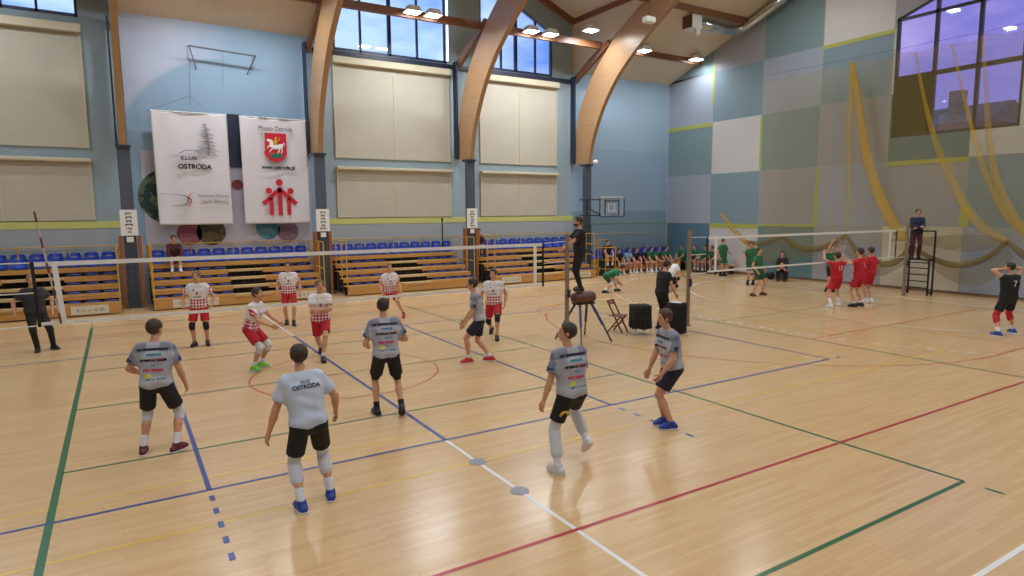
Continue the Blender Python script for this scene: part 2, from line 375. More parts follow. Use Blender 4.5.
# gable windows
def pane_window(n, X0, X1, z0, ztop0, ztop1, bars_x, bars_z, thick):
    r = empty('window_%d' % n, ((X0 + X1) / 2, WY0 + .1, z0)); tag(r, kind='structure'); cx = (X0 + X1) / 2
    zt = lambda q: ztop0 + (ztop1 - ztop0) * (q - X0) / (X1 - X0)
    f = MB()
    f.box(X0 - cx, X1 - cx, -.06, .06, -.02, .12)
    for q, w in [(X0 + .04, .08), (X1 - .04, .08)] + [(b, .14 if b in thick else .07) for b in bars_x]:
        f.box(q - cx - w / 2, q - cx + w / 2, -.06, .06, 0, zt(q) - z0)
    f.bar((X0 - cx, 0, ztop0 - z0), (X1 - cx, 0, ztop1 - z0), .12, .12)
    for z in bars_z:
        f.box(X0 - cx, X1 - cx, -.05, .05, z - z0 - .04, z - z0 + .04)
    f.build('frame', M_frame, r)
    MB().prism([(X0 - cx, 0, 0), (X1 - cx, 0, 0), (X1 - cx, 0, ztop1 - z0), (X0 - cx, 0, ztop0 - z0)], (0, .012, 0)).build('pane', M_glass, r)
pane_window(1, W3[0], W3[1], 9.66, 11.95, 14.2, [5.3, 6.55, 7.8], [11.5], [6.55])
pane_window(2, W4[0], W4[1], 9.66, 13.7, 11.8, [12.0, 12.8, 13.9], [11.5], [12.8])
pane_window(3, -9.15, -4.35, 9.66, 14.2, 11.95, [-7.9, -6.4, -5.45], [11.5], [-6.4])
trim(MB().box(3.3, 16.0, WY0 - .1, WY0, 9.45, 9.62), M_navy)
# upright white strip, made to glow by emission, by the left gable window
r = empty('glow_strip', (9.15, WY0 - .1, 9.75)); tag(r, 'bright upright glowing white strip at the right edge of the first gable window', 'lamp')
MB().tube([(0, -.04, 0), (0, -.04, 2.6)], .035, 10).build('tube', mat('glow_white', (1, 1, 1), .5, emis=(.95, .97, 1), es=3.0), r)
MB().box(-.05, .05, 0, .1, 0, 2.6).build('backing', M_white, r)

# right wall: panelled, with the big window
GY = [13.97, 10.87, 7.9, 4.93, 1.95, -.95, -3.9, -6.85, -9.8, -12.75, -15.5]; GZ = [0, 2.49, 5.03, 7.65, 10.15, 16]
PC = {  # columns A.. ; rows 0..4
 'w': S(206, 206, 208), 'l': S(160, 172, 190), 'g': S(160, 162, 172), 't': S(126, 152, 160), 'd': S(98, 128, 136), 'b': S(88, 122, 146), 'c': S(206, 200, 182), 'k': S(130, 154, 170), 'q': S(104, 138, 144)}
LAY = ['bltlt', 'wkwkg', 'qgtlt', 'glgkw', 'cgdwg', 'lkwlg', 'tglkw', 'wgtlg', 'glwtg', 'tlgwg']
YT, YB = 1.88, -2.42   # window Y range
WZ = (5.95, 8.22, 10.45)
def wtop(y): return min(roof_z(y) - .9, 10.55 + .33 * (1.88 - abs(y + .27) - .0)) if False else 10.5 + .36 * (2.15 - abs(y + .27))
pans = {}
def rect_minus(y0, y1, z0, z1):
    """pieces of a wall cell outside the window"""
    out = []
    if y1 <= YB or y0 >= YT or z1 <= WZ[0] or z0 >= 11.3: return [[(y0, z0), (y1, z0), (y1, z1), (y0, z1)]]
    a, b = max(y0, YB), min(y1, YT)
    if y0 < a: out.append([(y0, z0), (a, z0), (a, z1), (y0, z1)])
    if b < y1: out.append([(b, z0), (y1, z0), (y1, z1), (b, z1)])
    if z0 < WZ[0]: out.append([(a, z0), (b, z0), (b, WZ[0]), (a, WZ[0])])
    if z1 > wtop(a):
        pts = [(a, max(z0, wtop(a)))] + ([(-.27, max(z0, wtop(-.27)))] if a < -.27 < b else []) + [(b, max(z0, wtop(b)))]
        out.append(pts + [(b, z1), (a, z1)])
    return out
for i in range(10):
    for j in range(5):
        y1, y0 = GY[i], GY[i + 1]; z0, z1 = GZ[j], GZ[j + 1]
        if j == 4:
            base = rect_minus(y0, y1, z0, roof_z(y1) if False else z1)
        for pp in rect_minus(y0, y1, z0, z1):
            key = LAY[i][j]; mb = pans.setdefault(key, MB())
            if j == 4:
                if abs(pp[0][1] - z0) < 1e-6 and len(pp) == 4 and pp[2][1] == z1:
                    ya, yb = pp[0][0], pp[1][0]
                    pp = [(ya, z0), (yb, z0), (yb, roof_z(yb))] + ([(0, 15.5)] if ya < 0 < yb else []) + [(ya, roof_z(ya))]
                else:
                    pp = [q if q[1] < z1 else (q[0], roof_z(q[0])) for q in pp]
            mb.prism([(XW, a, b) for a, b in pp], (.3, 0, 0))
for kx, key in enumerate(sorted(pans)):
    m, x = newmat('wall_panel_' + {'w': 'white', 'l': 'lavender', 'g': 'grey', 't': 'teal', 'd': 'deep_teal', 'b': 'blue', 'c': 'cream', 'k': 'sky', 'q': 'sea_grey'}[key], .65); _o = x.obj()
    c_ = PC[key]; x.col(x.mx(x.noise(_o, 2.0, 3, (1, 6, .3)), tuple(v * .95 for v in c_), tuple(min(1, v * 1.05) for v in c_)))
    o = pans[key].build('wall_right_' + {'w': 'white', 'l': 'lavender', 'g': 'grey', 't': 'teal', 'd': 'deep_teal', 'b': 'blue', 'c': 'cream', 'k': 'sky', 'q': 'sea_grey'}[key], m); tag(o, kind='structure')
# yellow-green strips and joints on the right wall
ly = MB()
def hs(i, j, w=.13): ly.box(XW - .015, XW, GY[i + 1], GY[i], GZ[j] - w, GZ[j])
def vsx(i, z0, z1, w=.12): ly.box(XW - .015, XW, GY[i] - w / 2, GY[i] + w / 2, z0, z1)
hs(0, 3, .2); hs(1, 1, .22); hs(3, 4, .16); hs(4, 2, .17); vsx(1, 8.6, 10.6, .14); vsx(3, 2.5, 5.0, .14); vsx(2, 5.1, 7.6, .14); hs(2, 1, .1); vsx(5, 2.5, 3.2, .3); vsx(0, 0.1, 2.5, .12)
trim(ly, mat('yellow_green_strip', S(176, 184, 92), .6))
jt = MB()
for i in range(1, 10):
    jt.box(XW - .008, XW, GY[i] - .018, GY[i] + .018, 0, 5.9 if i in (5,) else roof_z(GY[i]) - .2)
trim(jt, mat('panel_joint', S(170, 178, 150), .6))
# right window
r = empty('window_4', (XW + .1, -.27, WZ[0])); tag(r, kind='structure')
f = MB(); oz = WZ[0]; oy = -.27
for q, w in ((YT - .05, .1), (YB + .05, .1), (.45, .12), (-1.0, .12)):
    f.box(-.06, .06, q - oy - w / 2, q - oy + w / 2, 0, wtop(q) - oz)
for z, w in ((WZ[0] + .05, .1), (WZ[1], .16), (WZ[2], .1)): f.box(-.06, .06, YB - oy, YT - oy, z - oz - w / 2, z - oz + w / 2)
for a, b in ((YT, oy), (oy, YB)): f.bar((0, a - oy, wtop(a) - oz), (0, b - oy, wtop(b) - oz), .12, .12)
f.build('frame', mat('dark_brown_frame', S(44, 34, 48), .4), r)
MB().prism([(0, YB - oy, 0), (0, YT - oy, 0), (0, YT - oy, wtop(YT) - oz), (0, 0, wtop(oy) - oz), (0, YB - oy, wtop(YB) - oz)], (.012, 0, 0)).build('pane', M_glass, r)
m, x = newmat('brown_slatted_blind', .6); _o = x.obj(); _y = x.xyz(_o)[1]
x.col(x.mx(x.M('ABSOLUTE', x.M('SINE', x.M('MULTIPLY', _y, 22.0))), S(34, 26, 18), S(54, 42, 26)))
MB().box(-.05, -.02, .5 - oy, YT - oy - .08, .08, WZ[1] - oz - .08).build('blind', m, r)
# baseboard on the right wall
tag(MB().box(XW - .02, XW, YN, YF - .02, 0, .1).build('baseboard_right', mat('baseboard_brown', S(120, 96, 76), .5)), kind='structure')
# ---------------- glulam arches, rafters, purlins ----------------
OUT = [(13.9, 5.5), (13.68, 6.6), (13.3, 8.0), (12.65, 9.1), (11.9, 9.95), (10.6, 11.05), (9.25, 11.8), (7.5, 12.5), (5, 13.35), (2.5, 13.95), (0, 14.3)]
INN = [(12.62, 5.42), (12.25, 6.7), (11.55, 8.0), (10.8, 8.95), (9.9, 9.75), (8.25, 10.85), (6.5, 11.75), (4.5, 12.5), (2, 13.1), (0, 13.3)]
COLX = [-3.36, 3.08, 9.6, 16.08]
ordn = ['first', 'second', 'third', 'fourth']
where = ['between the shuttered left wall and the mural wall', 'at the right edge of the two hanging banners', 'in the middle of the shuttered bays', 'beside the pale blue corner bay and basketball hoop']
def curve_pts(P, n=4):
    out = []
    m = len(P)
    for i in range(m - 1):
        p0 = Vector(P[max(i - 1, 0)]); p1 = Vector(P[i]); p2 = Vector(P[i + 1]); p3 = Vector(P[min(i + 2, m - 1)])
        for k in range(n):
            t = k / n; out.append(0.5 * ((2 * p1) + (p2 - p0) * t + (2 * p0 - 5 * p1 + 4 * p2 - p3) * t * t + (3 * p1 - p0 - 3 * p2 + p3) * t ** 3))
    out.append(Vector(P[-1])); return out
co = curve_pts(OUT); ci = curve_pts(INN)
ci = [ci[int(round(i * (len(ci) - 1) / (len(co) - 1)))] for i in range(len(co))]
for k, X in enumerate(COLX):
    r = empty('timber_arch', (X, 12.8, 5.42)); tag(r, 'curved glulam timber arch rising ' + where[k], 'arch', 'glulam arches spanning the hall')
    mb = MB(); w = .10; n = len(co)
    full_o = co + [Vector((-p[0], p[1])) for p in co[::-1][1:]]; full_i = ci + [Vector((-p[0], p[1])) for p in ci[::-1][1:]]
    vv = []
    for po, pi in zip(full_o, full_i):
        for sx in (-w, w):
            vv += [(sx, po[0] - 12.8, po[1] - 5.42), (sx, pi[0] - 12.8, pi[1] - 5.42)]
    ff = []
    for i in range(len(full_o) - 1):
        a = i * 4; b = a + 4
        ff += [(a, b, b + 1, a + 1), (a + 2, a + 3, b + 3, b + 2), (a, a + 2, b + 2, b), (a + 1, b + 1, b + 3, a + 3)]
    ff += [(0, 1, 3, 2)]; e = (len(full_o) - 1) * 4; ff += [(e, e + 2, e + 3, e + 1)]
    mb.add(vv, ff).build('arch_beam', M_wood, r)
    MB().bar((0, 1.12, 4.09), (0, -1.6, 5.42), .16, .28).build('rafter', M_wood_dark, r)
    MB().box(-.20, -.14, .75, 1.1, 0.1, 4.3).build('side_plate', M_navy, r)
    c = empty('steel_column', (X, 12.8, 0)); tag(c, 'graphite steel column with orange boards carrying the arch ' + where[k], 'column', 'steel columns under the arches')
    MB().box(-.19, .19, -.11, .11, 0, 5.42).build('shaft', M_col, c, bevel=.02)
    MB().box(-.22, .22, -.2, .3, 5.36, 5.44).build('cap_plate', M_navy, c)
    for s in (-1, 1):
        if k < 3: MB().box(s * .27 - .06, s * .27 + .06, -.1, .12, 0.0, 2.45).build('side_board', mat('orange_brown_board', S(150, 92, 50), .5), c, bevel=.01)
    MB().box(-.19, .19, -.14, -.11, 0, 2.5).build('pad', mat('column_pad', S(54, 62, 74), .7), c, bevel=.01)
    if k < 3:
        sg = MB().box(-.25, .25, -.17, -.12, 2.46, 3.32).build('sign', M_white, c)
        tx = MB(); random.seed(11 + k); z = 3.22
        while z > 2.58:
            a = random.uniform(.06, .12); 
            tx.box(-a, a, -.178, -.171, z - .03, z)
            if random.random() < .7: tx.box(-a, -a + .03, -.178, -.171, z - .07, z - .03)
            if random.random() < .7: tx.box(a - .03, a, -.178, -.171, z - .07, z - .03)
            z -= .125
        tx.build('lettering', M_black, sg)
        MB().box(-.1, .1, -.17, -.14, 2.24, 2.42).build('small_label', M_white, c)
def beam(lab, a, b, w, h, m=None, grp='timber beams under the roof'):
    o = MB().bar(a, b, w, h).build('roof_beam', m or M_wood_dark); tag(o, lab, 'beam', grp); return o
beam('long timber purlin carrying the row of lamps in front of the gable windows', (-12, 11.75, 10.79), (XW, 11.75, 10.79), .16, .30)
beam('timber purlin higher up the slope, near the silver duct', (-12, 8.6, 12.02), (XW, 8.6, 12.02), .16, .26)
beam('timber eave beam where the gable roof starts above the fourth arch', (16.1, 13.98, 12.38), (16.1, 7.9, 12.38), .2, .24)
beam('timber eave beam where the gable roof starts above the second arch', (3.2, 13.98, 12.38), (3.2, 7.9, 12.38), .2, .24)
beam('sloping timber beam along the top of the gable wall, right half', (16.1, 13.9, 12.38), (9.65, 13.9, 15.05), .2, .24)
beam('sloping timber beam along the top of the gable wall, left half', (3.2, 13.9, 12.38), (9.65, 13.9, 15.05), .2, .24)

# ---------------- lamps ----------------
M_lampface = mat('lamp_glass', (1, 1, 1), .3, emis=(0.95, 0.98, 1.0), es=18.0)
def lamp_name(i):
    if i < 7: return names[i]
    X, Y, Z = LAMPS[i]; row = [q for q in LAMPS if abs(q[1] - Y) < 1 ]; row.sort(); k = row.index(LAMPS[i])
    return ['first', 'second', 'third', 'fourth', 'fifth', 'sixth', 'seventh', 'eighth', 'ninth', 'tenth'][k] + ' from the left in the row ' + ('by the far wall' if Y > 10 else 'over the far half court' if Y > 0 else 'over the near half court' if Y > -8 else 'by the near wall')
names = ['left lamp of the pair in front of the first gable window', 'right lamp of the pair in front of the first gable window', 'left lamp of the pair before the second gable window', 'right lamp of the pair before the second gable window',
         'large lamp just left of the fourth arch', 'lamp right of the fourth arch over the blue corner bay', 'lamp at the end of the purlin by the panelled right wall']
for i, (X, Y, Z) in enumerate(LAMPS):
    r = empty('hall_lamp', (X, Y, Z)); tag(r, 'white hall lamp, ' + lamp_name(i), 'lamp', 'high-bay lamps under the roof')
    MB().add([(-.2, -.17, .12), (.2, -.17, .12), (.2, .17, .12), (-.2, .17, .12), (-.3, -.26, -.1), (.3, -.26, -.1), (.3, .26, -.1), (-.3, .26, -.1)],
             [(4, 0, 1, 5), (5, 1, 2, 6), (6, 2, 3, 7), (7, 3, 0, 4), (0, 3, 2, 1)]).build('housing', M_white, r)
    MB().box(-.25, .25, -.21, .21, -.12, -.09).build('lamp_face', M_lampface, r)
    top = (10.72 - Z if Y == 11.3 else roof_z(Y) - .02 - Z)
    if Y == 11.3: MB().bar((0, 0, .05), (0, .4, .0), .05, .05).build('bracket', M_white, r)
    else: MB().tube([(0, 0, .1), (0, 0, max(.13, top))], .012, 6).build('hanger', M_black, r)

# ---------------- telescopic stands ----------------
RISE = [.37, .62, .87, 1.12, 1.40]; RY = [11.5, 12.0, 12.5, 13.0, 13.45]
def seat_mesh():
    mb = MB(); n = 8; prof = [(-.0, .30), (-.02, .26), (-.03, .20), (0.02, .14), (.12, .09), (.22, .065), (.32, .06), (.36, .05)]
    rows = []
    for i, (y, z) in enumerate([(.36, .50), (.35, .48), (.33, .38), (.31, .24), (.29, .12), (.24, .07), (.14, .05), (.04, .06), (.0, .03)]):
        t = i / 8; w = .215 if i > 1 else (.12 if i == 0 else .18); row = []
        for k in range(7):
            u = -1 + k / 3; row.append((u * w, y - (0.045 * u * u if i < 5 else 0), z + (.03 * u * u if i >= 4 else -0.03 * u * u * (i == 0))))
        rows.append(row)
    vv = [p for r_ in rows for p in r_]; ff = [(a * 7 + b, a * 7 + b + 1, (a + 1) * 7 + b + 1, (a + 1) * 7 + b) for a in range(8) for b in range(6)]
    off = len(vv); vv2 = [(p[0], p[1] + .02, p[2] - .015) for p in vv]; ff2 = [tuple(off + i for i in f[::-1]) for f in ff]
    mb.add(vv + vv2, ff + ff2); return mb
seat_proto = None; fold_proto = None
def get_seat(parent, kind, loc):
    global seat_proto, fold_proto
    if kind == 'top':
        if seat_proto is None: o = seat_proto = seat_mesh().build('seat', M_seat, parent, smooth=True)
        else: o = seat_proto.copy(); C.objects.link(o); o.parent = parent
    else:
        if fold_proto is None:
            mb = MB().tube([(-.19, 0, .05), (-.17, -.02, .075), (0, -.03, .085), (.17, -.02, .075), (.19, 0, .05)], [.012, .022, .028, .022, .012], 8)
            o = fold_proto = mb.build('folded_seat', M_seat, parent, smooth=True)
        else: o = fold_proto.copy(); C.objects.link(o); o.parent = parent
    o.location = loc; return o
def stand(x0, x1, ax0, ax1, label, signs, closed=None):
    r = empty('telescopic_stand', ((x0 + x1) / 2, 11.5, 0)); tag(r, label, 'stand', 'telescopic seating stands along the far wall'); cx = (x0 + x1) / 2; w = (x1 - x0) / 2
    a0, a1 = ax0 - cx, ax1 - cx
    for k in range(5):
        y = RY[k] - 11.5; z = RISE[k]; yb = (RY[k + 1] - 11.5) if k < 4 else 2.42
        for (p, q) in (((-w, a0), (a1, w)) if k < 4 else ((-w, w),)):
            if q - p < .05: continue
            MB().box(p, q, y, y + .03, (0.04 if k == 0 else z - .15), z).build('fascia_board', M_fascia, r, bevel=.006)
            MB().box(p, q, y + .03, yb + .05, z - .03, z).build('tread', M_fascia, r)
            MB().box(p, q, y + .33, y + .36, 0.05 if k else .02, z - .1).build('gap_shade', M_dark, r)  # dark sheet painting in the shade of the open void under the tread
            n = int((q - p) / .5)
            for i in range(n):
                xx = p + (q - p - n * .5) / 2 + .25 + i * .5
                get_seat(r, 'top' if k == 4 else 'fold', (xx, y + (.08 if k == 4 else .12), z))
        if k < 4: MB().box(a0, a1, y - .05, yb - .1, z - .07, z).build('tread', M_tread, r)
        MB().box(a0, a1, y + .25, y + .28, .02, z - .06).build('gap_shade', M_dark, r)  # dark sheet in place of shade in the open aisle gap
        if k == 0: MB().box(a0, a1, y, y + .03, .04, z).build('fascia_board', M_fascia, r)
    rl = MB(); ys = 2.36
    rl.tube([(-w, ys, 2.1), (w, ys, 2.1)], .02, 6); rl.tube([(-w, ys, 1.75), (w, ys, 1.75)], .014, 6)
    n = max(2, int(2 * w / 1.15))
    for i in range(n + 1): rl.tube([(-w + 2 * w * i / n, ys, 1.4), (-w + 2 * w * i / n, ys, 2.1)], .02, 6)
    rl.build('back_rail', M_yel, r)
    for s in (-1, 1):
        sr = MB()
        for y, zb, zt in ((.1, .37, 2.1), (.75, .62, 2.1), (1.5, 1.1, 2.1), (2.3, 1.4, 2.1)): sr.tube([(s * (w - .03), y, zb), (s * (w - .03), y, zt)], .022, 6)
        for z in (2.1, 1.6): sr.tube([(s * (w - .03), .1, z), (s * (w - .03), 2.36, z)], .02, 6)
        sr.tube([(s * (w - .03), .1, 1.1), (s * (w - .03), 1.5, 1.15)], .016, 6)
        sr.build('side_rail', M_yel, r)
    for (p, q) in signs:
        sg = MB().box(p - cx, q - cx, -.02, -.005, .07, .34).build('advert_board', mat('cream_board', S(216, 208, 188), .5), r)
        tx = MB(); random.seed(int(p * 10)); u = p - cx + .15
        while u < q - cx - .15:
            l = random.uniform(.05, .12); tx.box(u, u + l, -.024, -.021, .15, .15 + random.choice((.05, .1, .1))); u += l + .06
        tx.build('lettering', mat('faint_print', S(176, 172, 160), .6), sg)
    return r
stand(-9.3, -3.75, -6.9, -5.3, 'telescopic wooden stand with blue seats left of the first column', [(-5.1, -4.1)])
stand(-2.85, 2.8, -.35, .85, 'telescopic wooden stand with blue seats below the two hanging banners', [(-2.3, -.9), (1.2, 2.5)])
stand(3.6, 9.15, 5.9, 7.1, 'telescopic wooden stand with blue seats below the first gable window', [])
stand(10.1, 15.65, 12.4, 13.6, 'telescopic wooden stand with blue seats below the second gable window', [(10.4, 11.4), (14.0, 15.3)])
# dark pole on the stand
o = MB().tube([(0, 0, 0), (0, 0, 1.35)], .03, 8).tube([(0, 0, 1.35), (0, 0, 1.5)], .045, 8).tube([(0, 0, .0), (.25, -.2, -.0)], .015, 6).build('marker_pole', M_black); o.location = (8.6, 13.6, 1.42)
tag(o, 'thin dark pole standing on the top row of seats near the third column', 'pole')
# low stand with bench in the blue corner bay
r = empty('low_stand', (19.3, 12.2, 0)); tag(r, 'low wooden tribune with blue seats and yellow rail in the corner bay', 'stand')
w = 2.9
MB().box(-w, w, .0, 1.7, .04, .42).build('platform', M_fascia, r, bevel=.01)
MB().box(-w, w, .0, -.03, .04, .18).build('kick_board', mat('dark_brown_board', S(92, 56, 40), .5), r)
MB().box(-w, w, .9, .95, .42, .7).build('riser', M_fascia, r); MB().box(-w, w, .95, 1.7, .66, .70).build('tread', M_fascia, r)
for i in range(11): get_seat(r, 'top', (-w + .4 + i * .52, 1.0, .70))
rl = MB(); rl.tube([(-w, 1.6, 2.0), (w, 1.6, 2.0)], .012, 6)
for i in range(6): rl.tube([(-w + 2 * w * i / 5, 1.6, .5), (-w + 2 * w * i / 5, 1.6, 2.0)], .012, 6)
rl.build('back_rail', M_yel, r)
# yellow scaffold chair at left end of it
r = empty('raised_chair', (16.75, 12.05, 0)); tag(r, 'raised yellow tubular chair frame right of the fourth column', 'chair')
fr = MB()
for sx in (-.3, .3):
    for sy in (-.3, .3): fr.tube([(sx, sy, 0), (sx, sy, 1.75 if sy > 0 else 1.45)], .025, 6)
for z in (.35, .8, 1.4):
    for a, b in (((-.3, -.3), (.3, -.3)), ((.3, -.3), (.3, .3)), ((-.3, .3), (-.3, -.3)), ((.3, .3), (-.3, .3))): fr.tube([(*a, z), (*b, z)], .02, 6)
fr.tube([(-.3, .3, 1.75), (.3, .3, 1.75)], .02, 6)
fr.build('frame', M_yel, r)
MB().box(-.3, .3, -.3, .3, .8, .85).build('seat', mat('dark_seat_board', S(60, 44, 34), .6), r, bevel=.01)
MB().box(-.28, .28, -.28, .28, .06, .78).build('storage_box', mat('dark_green_crate', S(30, 52, 48), .7), r, bevel=.02)

# ---------------- banners on the mural wall ----------------
def font_mesh(txt, size, name, m, parent, loc, rot=(math.pi / 2, 0, 0), bold=0.0, extr=0.004, align='CENTER', sx=1.0):
    cu = bpy.data.curves.new(name, 'FONT'); cu.body = txt; cu.size = size; cu.extrude = extr; cu.align_x = align; cu.align_y = 'CENTER'; cu.offset = bold
    t_ = bpy.data.objects.new(name + '_src', cu); C.objects.link(t_)
    dg = bpy.context.evaluated_depsgraph_get(); me = bpy.data.meshes.new_from_object(t_.evaluated_get(dg)); bpy.data.objects.remove(t_)
    me.materials.clear(); me.materials.append(m)
    o = bpy.data.objects.new(name, me); C.objects.link(o); o.parent = parent; o.location = loc; o.rotation_euler = rot; o.scale = (sx, 1, 1); return o
def cloth_panel(mb, x0, x1, z0, z1, amp, seed, sag=.06, lean=0.0, n=40, m_=60):
    random.seed(seed); ph = [random.uniform(0, 6) for _ in range(6)]
    vv = []
    for j in range(m_ + 1):
        v = j / m_
        for i in range(n + 1):
            u = i / n; X = x0 + (x1 - x0) * u + lean * v; Z = z1 + (z0 - z1) * v
            Z -= sag * (math.sin(math.pi * 3 * u) ** 2) * max(0, 1 - v * 5)
            y = amp * (math.sin(7 * u + ph[0] + 1.5 * v) * .5 + math.sin(15 * u + ph[1] - 2 * v) * .3 + math.sin(4 * v + ph[2] + 5 * u) * .4 + .5 * math.sin(20 * u * (1 - v) + 9 * v + ph[3]) * (1 - v) * .6)
            vv.append((X, -y, Z))
    ff = [(j * (n + 1) + i, (j + 1) * (n + 1) + i, (j + 1) * (n + 1) + i + 1, j * (n + 1) + i + 1) for j in range(m_) for i in range(n)]
    return mb.add(vv, ff)
M_banner = mat('white_banner_cloth', S(216, 214, 222), .8, var=.03, scale=2)
M_print = mat('black_print', S(34, 34, 44), .7); M_pr2 = mat('grey_print', S(120, 124, 140), .7); M_redp = mat('red_print', S(196, 26, 48), .7)
M_grp = mat('green_print', S(30, 110, 84), .7); M_yep = mat('yellow_print', S(206, 170, 40), .7); M_orp = mat('orange_print', S(196, 70, 40), .7)
YB2 = 13.55
b1 = empty('hanging_banner', (-1.24, YB2, 2.72)); tag(b1, 'white hanging banner with pine twig drawing and OSTRÓDA lettering, left of the pair', 'banner', 'white banners hanging on the mural wall')
cl = cloth_panel(MB(), -1.22, 1.2, .06, 4.06, .045, 3, lean=.04).build('cloth', M_banner, b1, smooth=True); so = cl.modifiers.new('thick', 'SOLIDIFY'); so.thickness = .006
MB().tube([(-1.2, 0, 4.03), (1.22, 0, 4.03)], .02, 8).build('hanging_rod', M_white, b1)
TY = -.095
font_mesh('OSTRÓDA', .23, 'lettering', M_print, b1, (.06, TY, 2.12), bold=.009, sx=1.0)
font_mesh('KLUB', .19, 'lettering', M_print, b1, (-.12, TY, 2.42), bold=.002, sx=1.15)
font_mesh('Powiatowe Centrum', .15, 'lettering', M_pr2, b1, (.62, TY, 1.10), sx=.8)
font_mesh('Sportu i Rekreacji', .15, 'lettering', M_pr2, b1, (.66, TY, .90), sx=.8)
tw = MB(); random.seed(5)
stem = [(.72 - .42 * t - .1 * math.sin(3 * t), TY, 3.72 - 1.35 * t) for t in [i / 10 for i in range(11)]]
stem = [(.45 + .10 * math.sin(2.2 * t) - .0 * t, TY, 3.68 - 1.15 * t) for t in [i / 10 for i in range(11)]]
tw.tube(stem, .010, 5)
for i in range(1, 20):
    t = i / 20; bx = .45 + .10 * math.sin(2.2 * t); bz = 3.68 - 1.15 * t
    for s in (-1, 1):
        L = (.12 + .46 * t) * random.uniform(.55, 1.1); a = random.uniform(-.2, .8)
        tw.tube([(bx, TY, bz), (bx + s * L * math.cos(a) * (.8 if s > 0 else 1), TY, bz - .2 * L + L * math.sin(a) * .6)], [.011, .004], 4)
for i in range(14):
    bx = -.62 + i * .08; tw.tube([(bx, TY, 2.42 + .02 * (i % 3)), (bx - .16, TY, 2.54 + .05 * (i % 2))], [.007, .003], 4)
tw.tube([(-.42, TY, 2.58), (-.2, TY, 2.70), (.1, TY, 2.70), (.3, TY, 2.58)], .012, 5)
tw.build('twig_drawing', mat('twig_ink', S(104, 112, 114), .7), b1)
MB().tube([(-1.1, TY, 1.16), (-.55, TY, 1.13), (-.30, TY, 1.10), (-.22, TY, 1.0), (-.26, TY, .85), (-.42, TY, .76), (-.75, TY, .72)], [.006, .008, .014, .024, .018, .01, .004], 6).build('logo_stroke', M_grp, b1)
MB().tube([(.02, TY, 1.22), (-.14, TY, 1.16), (-.22, TY, 1.05), (-.13, TY, .96), (-.15, TY, .84), (-.32, TY, .76)], [.004, .014, .022, .03, .022, .006], 6).build('logo_stroke', M_orp, b1)
b2 = empty('hanging_banner', (1.60, YB2, 2.72)); tag(b2, 'white hanging banner with red shield and three red figures, right of the pair', 'banner', 'white banners hanging on the mural wall')
cl = cloth_panel(MB(), -1.2, 1.2, .06, 4.04, .045, 8, lean=.03).build('cloth', M_banner, b2, smooth=True); so = cl.modifiers.new('thick', 'SOLIDIFY'); so.thickness = .006
MB().tube([(-1.2, 0, 4.03), (1.22, 0, 4.03)], .02, 8).build('hanging_rod', M_white, b2)
font_mesh('Miasto Ostróda', .25, 'lettering', M_print, b2, (.06, TY, 3.62), sx=.78)
font_mesh('www.ostroda.pl', .21, 'lettering', M_print, b2, (.10, TY, 2.18), bold=.008, sx=.9)
def disc(mb, x, z, r, y=TY, n=24): return mb.prism([(x + r * math.cos(2 * math.pi * i / n), y, z + r * math.sin(2 * math.pi * i / n)) for i in range(n)], (0, -.006, 0))
sh = [(-.42, TY, 3.46), (-.43, TY, 2.85)] + [(-.05 + .42 * math.cos(a) * (1.0), TY, 2.80 + .40 * math.sin(a)) for a in [math.pi + math.pi * i / 16 for i in range(1, 16)]] + [(.36, TY, 2.85), (.36, TY, 3.46)]
sh = [(p[0] + .07, p[1], p[2]) for p in sh]
so_ = MB().prism(sh, (0, -.008, 0)).build('shield', M_redp, b2)
h = MB()   # white horse on the shield
y2 = TY - .012
for c_, r_ in (((.06, y2, 2.95), (.2, .006, .085)), ((-.12, y2, 3.08), (.07, .006, .13)), ((-.20, y2, 3.19), (.09, .006, .05)), ((.22, y2, 2.98), (.09, .006, .09))): h.ell(c_, r_, 14, 8)
for a, b, c_ in (((-.08, 2.93), (-.22, 2.98), (-.28, 2.88)), ((-.04, 2.9), (-.15, 2.83), (-.2, 2.74)), ((.2, 2.92), (.27, 2.82), (.22, 2.72)), ((.14, 2.9), (.15, 2.8), (.1, 2.72))): h.tube([(a[0], y2, a[1]), (b[0], y2, b[1]), (c_[0], y2, c_[1])], [.04, .028, .016], 6)
h.tube([(.26, y2, 3.02), (.34, y2, 3.1), (.36, y2, 3.0)], [.03, .03, .01], 6)
h.build('horse', mat('white_print', S(232, 232, 236), .7), so_)
rd = MB().ell((.03, y2 - .008, 3.12), (.07, .008, .11), 12, 8).ell((.05, y2 - .008, 3.27), (.045, .008, .05), 12, 8); rd.tube([(.06, y2 - .01, 3.14), (.16, y2 - .01, 3.2), (.2, y2 - .01, 3.3)], [.03, .02, .01], 6); rd.build('rider', M_yep, so_)
MB().ell((.04, y2, 2.62), (.24, .007, .09), 14, 8).build('green_mound', M_grp, so_)
lg = MB(); disc(lg, .10, 1.62, .13); disc(lg, -.30, 1.30, .115); disc(lg, .50, 1.30, .115)
def seg2(mb, a, b, w):
    mb.bar((a[0], TY - .003, a[1]), (b[0], TY - .003, b[1]), .008, w, up=(0, 1, 0)) if False else None
    a = Vector((a[0], 0, a[1])); b = Vector((b[0], 0, b[1])); d = (b - a).normalized(); n = Vector((-d.z, 0, d.x)) * w / 2
    mb.prism([(p.x, TY, p.z) for p in (a + n, b + n, b - n, a - n)], (0, -.006, 0))
seg2(lg, (-.52, .80), (.13, 1.40), .15); seg2(lg, (.72, .80), (.07, 1.40), .15)
seg2(lg, (.10, 1.36), (.10, .38), .16); seg2(lg, (-.22, 1.04), (-.22, .38), .15); seg2(lg, (.42, 1.04), (.42, .38), .15)
